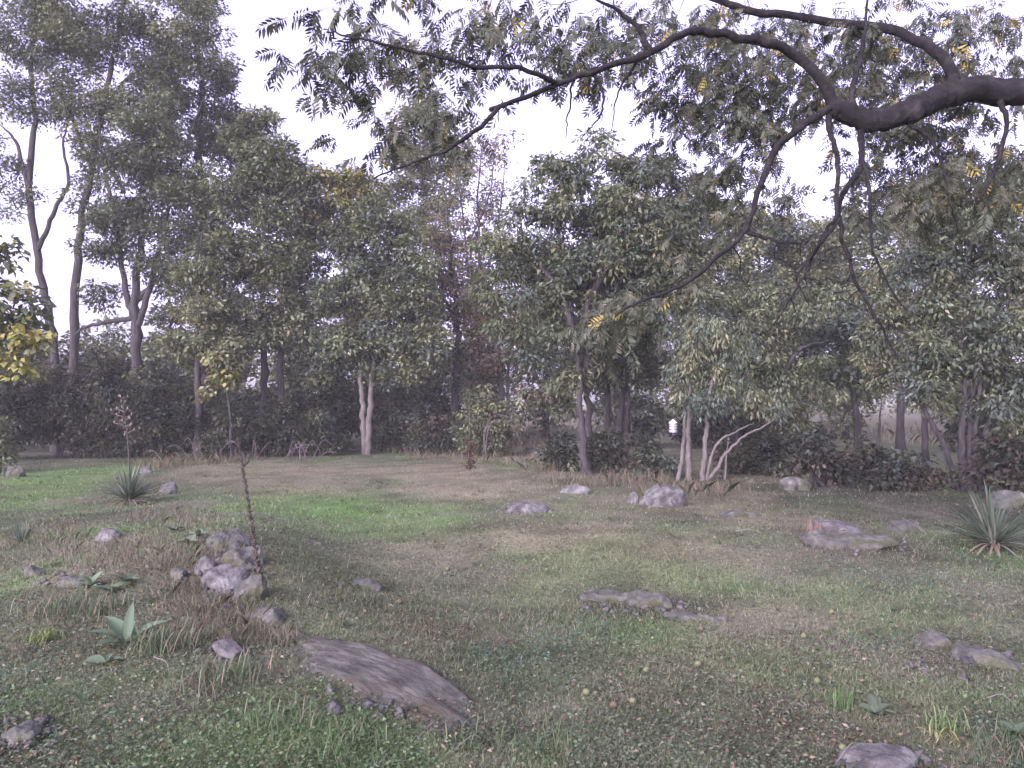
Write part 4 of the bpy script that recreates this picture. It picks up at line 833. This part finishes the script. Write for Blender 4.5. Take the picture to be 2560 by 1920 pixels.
mb = MB(); mb.tube([(0, 0, 0.198), (0, 0, 0.212), (0, 0, 0.226), (0, 0, 0.232)], [0.090, 0.085, 0.060, 0.02], 20); mb.tube([(0, 0, 0.196), (0, 0, 0.1985)], [0.0, 0.090], 20)
mb.V = [v + c0 for v in mb.V]; mb.build('cap', M['white'], t, True, False)
mb = MB(); mb.tube([(0, 0, -0.01), (0, 0, 0.09), (0, 0, 0.18)], [0.026, 0.026, 0.026], 10); mb.V = [v + c0 for v in mb.V]; mb.build('sensor_core', M['white'], t, True, False)
pole = W(683.5, 433, 18.0); gp = np.array((pole[0], pole[1], float(height(pole[0], pole[1]))))
mb = MB(); mb.tube([c0 + (0, 0, 0.0), c0 + (0, 0, -0.05), np.array((pole[0], pole[1], c0[2] - 0.06))], [0.012, 0.012, 0.012], 8); mb.build('bracket', M['metal'], t, True, False)

# ------------------------------------------------------------------ brambles, brush and twigs
def canes(name, label, lst, mt, cat, group=None):
    p = np.array(lst[0][1][0]); t = empty(name, (p[0], p[1], float(height(p[0], p[1]))), label, cat, group)
    for r0, P in lst:
        S = smooth_path(np.array(P), 6); mb = MB(); mb.tube(S, np.linspace(r0, r0 * 0.4, len(S)), 5); mb.build('cane', M[mt], t, True, False)
d = 25.0
canes('bramble', 'arching pale bramble canes at the edge of the far gap', [(0.014, [W(485, gpy(d), d), W(488, 430, d), W(497, 420, d), W(510, 425, d), W(520, 440, d)]), (0.012, [W(483, gpy(d), d), W(486, 428, d), W(496, 415, d), W(515, 420, d), W(527, 432, d)]), (0.011, [W(486, gpy(d), d), W(484, 432, d), W(492, 426, d), W(502, 433, d), W(508, 446, d)])], 'twig', 'bramble')
d = 24.0
for lab, x0, sd in (('tangle of dead twigs at the lawn edge right of the seed stalk', 180, 3), ('tangle of dead branches at the hedge foot behind the dead stalk', 236, 4), ('pale dead twigs in front of the hedge left of the twin trunks', 305, 5)):
    g = np.random.default_rng(sd); L = []
    for k in range(9):
        a = x0 + g.uniform(-22, 22); b = a + g.uniform(-30, 30); L.append((g.uniform(0.008, 0.018), [W(a, gpy(d) - 1, d + g.normal() * .3), W((a + b) / 2, gpy(d) - g.uniform(8, 22), d + g.normal() * .3), W(b, gpy(d) - g.uniform(0, 18), d + g.normal() * .3)]))
    canes('brush_pile', lab, L, 'twig', 'brush')
for lab, a, b, r in (('pale fallen twig in the bottom left centre', (418, 742), (440, 728), 0.006), ('curved dry twig in the bottom middle', (455, 752), (482, 745), 0.005), ('thin twig leaning on the bottom right boulder', (834, 765), (858, 750), 0.007), ('straw coloured twig near the bottom right corner', (985, 700), (1012, 712), 0.005), ('bent dry stalk below the mullein rosette', (156, 660), (172, 690), 0.006), ('reddish stick lying on the right lawn', (735, 533), (760, 536), 0.012)):
    A, B = G(*a) + (0, 0, 0.03), G(*b) + (0, 0, 0.05); mid = (A + B) / 2 + (0.02, 0.03, 0.03); mb = MB(); mb.tube(smooth_path(np.array([A, mid, B]), 5), np.linspace(r, r * 0.5, 11) * 0.6, 6)
    V = np.vstack(mb.V) - A; o = mesh('fallen_twig', V, [np.vstack(mb.Q), np.vstack(mb.T)], M['pale_twig'], None, True); o.location = A; tag(o, lab, 'twig', 'fallen twigs')

# ------------------------------------------------------------------ walnuts lying in the grass
def nut_mesh(seed, mt):
    bm = bmesh.new(); bmesh.ops.create_icosphere(bm, subdivisions=2, radius=0.026); g = np.random.default_rng(seed)
    for v in bm.verts: v.co *= 1 + g.normal() * 0.025; v.co.z *= 1.06
    for f in bm.faces: f.smooth = True
    me = bpy.data.meshes.new('walnut'); bm.to_mesh(me); bm.free(); me.materials.append(M[mt]); return me
NG, NB = nut_mesh(1, 'husk'), nut_mesh(2, 'husk_brown')
for lab, px, py, k in (('yellow green walnut alone in the open right lawn', 830, 613, 0), ('yellow green walnut left below the lone one, on the right lawn', 802, 637, 0), ('orange brown walnut below the right end of the lawn outcrop', 700, 630, 1),
    ('pale walnut under the orange brown one', 697, 665, 0), ('dull walnut in the right foreground', 855, 655, 1), ('green walnut in the foreground, topmost of a loose group of four', 646, 671, 0),
    ('walnut leftmost of the loose foreground group', 586, 693, 0), ('walnut at the lower right of the loose foreground group', 632, 702, 0), ('brownish walnut lowest of the loose foreground group', 613, 706, 1),
    ('yellow walnut left of the bright green upright tuft', 815, 682, 0), ('pale walnut near the bottom right boulder', 840, 749, 0), ('orange brown walnut on the lawn above the bare slab', 400, 603, 1), ('small pale walnut in the middle of the lawn', 448, 570, 0)):
    p = G(px, py); o = bpy.data.objects.new('walnut', NB if k else NG); C.objects.link(o); o.location = p + (0, 0, 0.02); o.rotation_euler = rng.uniform(0, 3, 3); o.scale = (0.9, 0.9, 0.9); tag(o, lab, 'walnut', 'walnuts fallen on the lawn')

# ------------------------------------------------------------------ grass, ground cover, litter (nobody could count these)
def scatter(n, dmin, dmax, half=38):
    inv = rng.uniform(1 / dmax, 1 / dmin, n); d = 1 / inv; a = rng.uniform(-math.tan(R(half)), math.tan(R(half)), n)
    x = a * d; return x, d, height(x, d)

n = 290000; x, y, z = scatter(n, 3.0, 27)
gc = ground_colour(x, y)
green = np.clip((gc[:, 1] - gc[:, 0]) * 9 + 0.45, 0.1, 1.2); dens = rng.random(n) < np.clip(0.45 + green, 0, 1)
x, y, z, gc, green = x[dens], y[dens], z[dens], gc[dens], green[dens]; n = len(x)
hgt = rng.uniform(0.015, 0.042, n) * (0.7 + 0.5 * green) * (1 + 0.8 * np.clip(fbm(x, y, 91, 3, 1.2), 0, 1)); az = rng.uniform(0, 2 * math.pi, n); ln = rng.uniform(0.1, 1.2, n) * hgt
wd = np.maximum(0.003, 0.0009 * y) * rng.uniform(0.7, 1.4, n)
P = np.stack([x, y, z - 0.003], -1); sd = np.stack([np.cos(az), np.sin(az), 0 * az], -1) * wd[:, None] / 2; a2 = rng.uniform(0, 2 * math.pi, n)
tip = P + np.stack([np.cos(a2) * ln, np.sin(a2) * ln, hgt], -1)
V = np.stack([P - sd, P + sd, tip], 1).reshape(-1, 3)
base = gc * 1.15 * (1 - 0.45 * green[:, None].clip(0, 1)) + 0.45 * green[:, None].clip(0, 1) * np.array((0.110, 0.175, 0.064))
dry = rng.random(n) < 0.22; base[dry] = np.array((0.24, 0.25, 0.155)) * rng.uniform(0.6, 1.1, (dry.sum(), 1))
cc = np.clip(base * rng.uniform(0.6, 1.45, n)[:, None], 0.01, 0.8)
tag(mesh('grass', V, [np.arange(3 * n).reshape(n, 3)], M['grass'], None, False, np.repeat(cc, 3, axis=0)), 'short patchy grass of the lawn', None, None, 'stuff')

n = 130000; x, y, z = scatter(n, 3.0, 15)
k = (fbm(x, y, 105, 4, 0.9) + 0.35 * fbm(x, y, 106, 2, 4.0)) > -0.12 + 0.5 * (rng.random(n) - 0.5); x, y, z = x[k], y[k], z[k]; n = len(x)
gcx = ground_colour(x, y); mb = MB(); L = rng.uniform(0.008, 0.024, n) * (1 + 0.03 * y); az = rng.uniform(0, 2 * math.pi, n)
col = (0.5 * gcx + 0.5 * np.array((0.078, 0.128, 0.066))) * rng.uniform(0.45, 1.75, n)[:, None]; bl = fbm(x, y, 111, 3, 0.8) > 0.2; col[bl] *= np.array((0.9, 1.08, 1.2))
mb.leaves(np.stack([x, y, z + rng.uniform(0.003, 0.035, n)], -1), np.stack([np.cos(az), np.sin(az), rng.uniform(-.3, .5, n)], -1), np.array((0, 0, 1.0)) + rng.normal(size=(n, 3)) * 0.35, L, L * 0.8, np.clip(col, 0.01, .7), 0.1)
tag(mb.build('ground_cover', M['grass']), 'clover and creeping weeds woven through the lawn', None, None, 'stuff')

n = 60000; x, y, z = scatter(n, 3.0, 20)
gcx = ground_colour(x, y); redness = np.clip((gcx[:, 0] - gcx[:, 1]) * 10 + 0.42, 0.1, 1); dk = gcx.sum(1) < 0.2
k = rng.random(n) < np.clip(redness + 0.25 * dk, 0, 1); x, y, z = x[k], y[k], z[k]; n = len(x); mb = MB(); L = rng.uniform(0.012, 0.04, n); az = rng.uniform(0, 2 * math.pi, n)
pal = np.array([(0.13, 0.10, 0.060), (0.17, 0.145, 0.09), (0.10, 0.08, 0.05), (0.17, 0.16, 0.10), (0.15, 0.11, 0.065), (0.19, 0.19, 0.125), (0.08, 0.068, 0.045)])
col = pal[rng.integers(len(pal), size=n)] * rng.uniform(0.7, 1.3, n)[:, None]
mb.leaves(np.stack([x, y, z + rng.uniform(0.01, 0.04, n)], -1), np.stack([np.cos(az), np.sin(az), rng.uniform(-.4, .5, n)], -1), np.array((0, 0, 1.0)) + rng.normal(size=(n, 3)) * 0.5, L, L * 0.45, col, 0.25)
tag(mb.build('leaf_litter', M['litter']), 'scattered brown fallen leaves', None, None, 'stuff')

nw = 2600; x, y, z = scatter(nw, 3.6, 19); k = fbm(x, y, 171, 4, 0.8) > -0.05; x, y, z = x[k], y[k], z[k]; nw = len(x); nb = 12
cl_ = np.repeat(ground_colour(x, y) * rng.uniform(0.6, 1.5, (nw, 1)) * 0.6 + 0.4 * np.array([(0.07, 0.12, 0.045), (0.14, 0.15, 0.08), (0.19, 0.18, 0.11), (0.06, 0.10, 0.055)])[rng.integers(4, size=nw)], nb, axis=0)
sz = np.repeat(rng.uniform(0.025, 0.06, nw) * (0.7 + 0.05 * y), nb); P = np.repeat(np.stack([x, y, z], -1), nb, axis=0) + rng.normal(size=(nw * nb, 3)) * np.array((1, 1, 0)) * sz[:, None] * 0.35
D = rng.normal(size=(nw * nb, 3)) * 0.55; D[:, 2] = rng.uniform(0.35, 1.2, nw * nb); mb = MB()
mb.leaves(P, D, rng.normal(size=(nw * nb, 3)) + np.array((0, 0, 0.6)), sz * rng.uniform(0.6, 1.2, nw * nb), np.maximum(0.0035, 0.0010 * P[:, 1]) * rng.uniform(0.7, 1.6, nw * nb), np.clip(cl_ * rng.uniform(0.7, 1.35, (nw * nb, 1)), 0.01, 0.6), 0.1)
tag(mb.build('weeds', M['grass']), 'small weed clumps breaking up the lawn', None, None, 'stuff')

def tall_grass(name, label, spots, cols, n, hmin, hmax):
    mb_v, mb_c = [], []
    for px, py, rx, ry in spots:
        a = rng.uniform(0, 6.28, n); q = np.sqrt(rng.random(n))
        P = G(px + np.cos(a) * q * rx, py + np.sin(a) * q * ry); h = rng.uniform(hmin, hmax, n); az = rng.uniform(0, 6.28, n); lean = rng.normal(size=(n, 2)) * (h * 0.45)[:, None]
        w = np.maximum(0.004, 0.0007 * P[:, 1]); sd = np.stack([np.cos(az), np.sin(az), 0 * az], -1) * w[:, None] / 2
        mid = P + np.hstack([lean * 0.3, (h * 0.6)[:, None]]); tip = P + np.hstack([lean, (h * 0.95)[:, None]])
        mb_v.append(np.stack([P - sd, P + sd, mid + sd * 0.8, tip, mid - sd * 0.8], 1).reshape(-1, 3))
        mb_c.append(np.repeat(cols[rng.integers(len(cols), size=n)] * rng.uniform(0.7, 1.3, (n, 1)), 5, axis=0))
    V = np.vstack(mb_v); k = np.arange(len(V)).reshape(-1, 5)
    tag(mesh(name, V, [k], M['grass'], None, False, np.vstack(mb_c)), label, None, None, 'stuff')
tall_grass('dry_grass', 'tall straw and rust coloured grass along the far lawn edge', [(455, 455, 50, 5), (500, 458, 40, 8), (520, 445, 30, 5), (530, 440, 30, 6), (505, 446, 26, 6), (545, 436, 26, 5), (420, 452, 40, 3), (545, 468, 25, 6), (190, 462, 40, 5), (230, 458, 40, 5), (160, 466, 26, 4), (690, 492, 60, 6), (640, 482, 40, 6), (590, 482, 40, 6)],
    np.array([(0.15, 0.115, 0.07), (0.16, 0.135, 0.08), (0.165, 0.16, 0.095), (0.11, 0.105, 0.06), (0.08, 0.095, 0.05), (0.075, 0.08, 0.045)]), 300, 0.05, 0.34)
tall_grass('dry_herbs', 'dry grey tan stalks over the stony bank at left', [(200, 556, 46, 16), (150, 556, 50, 18), (228, 625, 40, 16), (95, 556, 50, 16), (50, 535, 40, 14), (262, 640, 40, 10), (190, 600, 40, 16), (175, 520, 50, 10), (150, 490, 30, 6)], np.array([(0.16, 0.145, 0.095), (0.13, 0.12, 0.075), (0.19, 0.185, 0.125), (0.09, 0.11, 0.055), (0.12, 0.095, 0.06)]), 420, 0.03, 0.13)
tall_grass('meadow_grass', 'pale rough meadow grass in the clearing beyond the trees', [(530, 432, 45, 5), (610, 432, 45, 4), (880, 432, 60, 7), (700, 432, 50, 4), (920, 440, 40, 6)], np.array([(0.19, 0.20, 0.12), (0.15, 0.165, 0.09), (0.22, 0.22, 0.14)]), 500, 0.2, 0.5)

# ------------------------------------------------------------------ rubble around the outcrops
rb_v, rb_t, nn = [], [], 0
for px, py, rx, ry, k in ((524, 510, 34, 5, 60), (662, 504, 30, 6, 30), (850, 545, 60, 10, 60), (640, 608, 60, 8, 40), (235, 580, 40, 28, 70), (390, 700, 80, 16, 30), (960, 665, 60, 16, 24), (885, 765, 60, 12, 30), (20, 735, 40, 20, 60), (70, 580, 40, 10, 20), (225, 655, 30, 8, 20)):
    a = rng.uniform(0, 6.28, k); q = np.sqrt(rng.random(k)); P = G(px + np.cos(a) * q * rx, py + np.sin(a) * q * ry)
    for p in P:
        r = rng.uniform(0.012, 0.05); O = np.array([(1, 0, 0), (-1, 0, 0), (0, 1, 0), (0, -1, 0), (0, 0, 0.6), (0, 0, -0.6)]) * r * rng.uniform(0.6, 1.3, (6, 1)) @ np.linalg.qr(rng.normal(size=(3, 3)))[0]
        rb_v.append(O + p + (0, 0, r * 0.2)); rb_t.append(np.array([(0, 2, 4), (2, 1, 4), (1, 3, 4), (3, 0, 4), (2, 0, 5), (1, 2, 5), (3, 1, 5), (0, 3, 5)]) + nn); nn += 6
tag(mesh('rubble', np.vstack(rb_v), [np.vstack(rb_t)], M['rock_pale']), 'loose stone chips around the rock outcrops', None, None, 'stuff')

# ------------------------------------------------------------------ evening haze
hb = bpy.data.meshes.new('haze'); bm = bmesh.new(); bmesh.ops.create_cube(bm, size=1); bm.to_mesh(hb); bm.free()
hz = bpy.data.objects.new('haze', hb); C.objects.link(hz); hz.scale = (1000, 520, 27); hz.location = (0, 215, 11.0)
m, n, out = mat('haze'); pv = n.nodes.new('ShaderNodeVolumePrincipled'); pv.inputs['Color'].default_value = (0.88, 0.94, 0.76, 1); pv.inputs['Density'].default_value = HAZE
n.links.new(pv.outputs[0], out.inputs['Volume']); hb.materials.append(m); tag(hz, 'thin pale evening haze filling the garden', None, None, 'stuff')
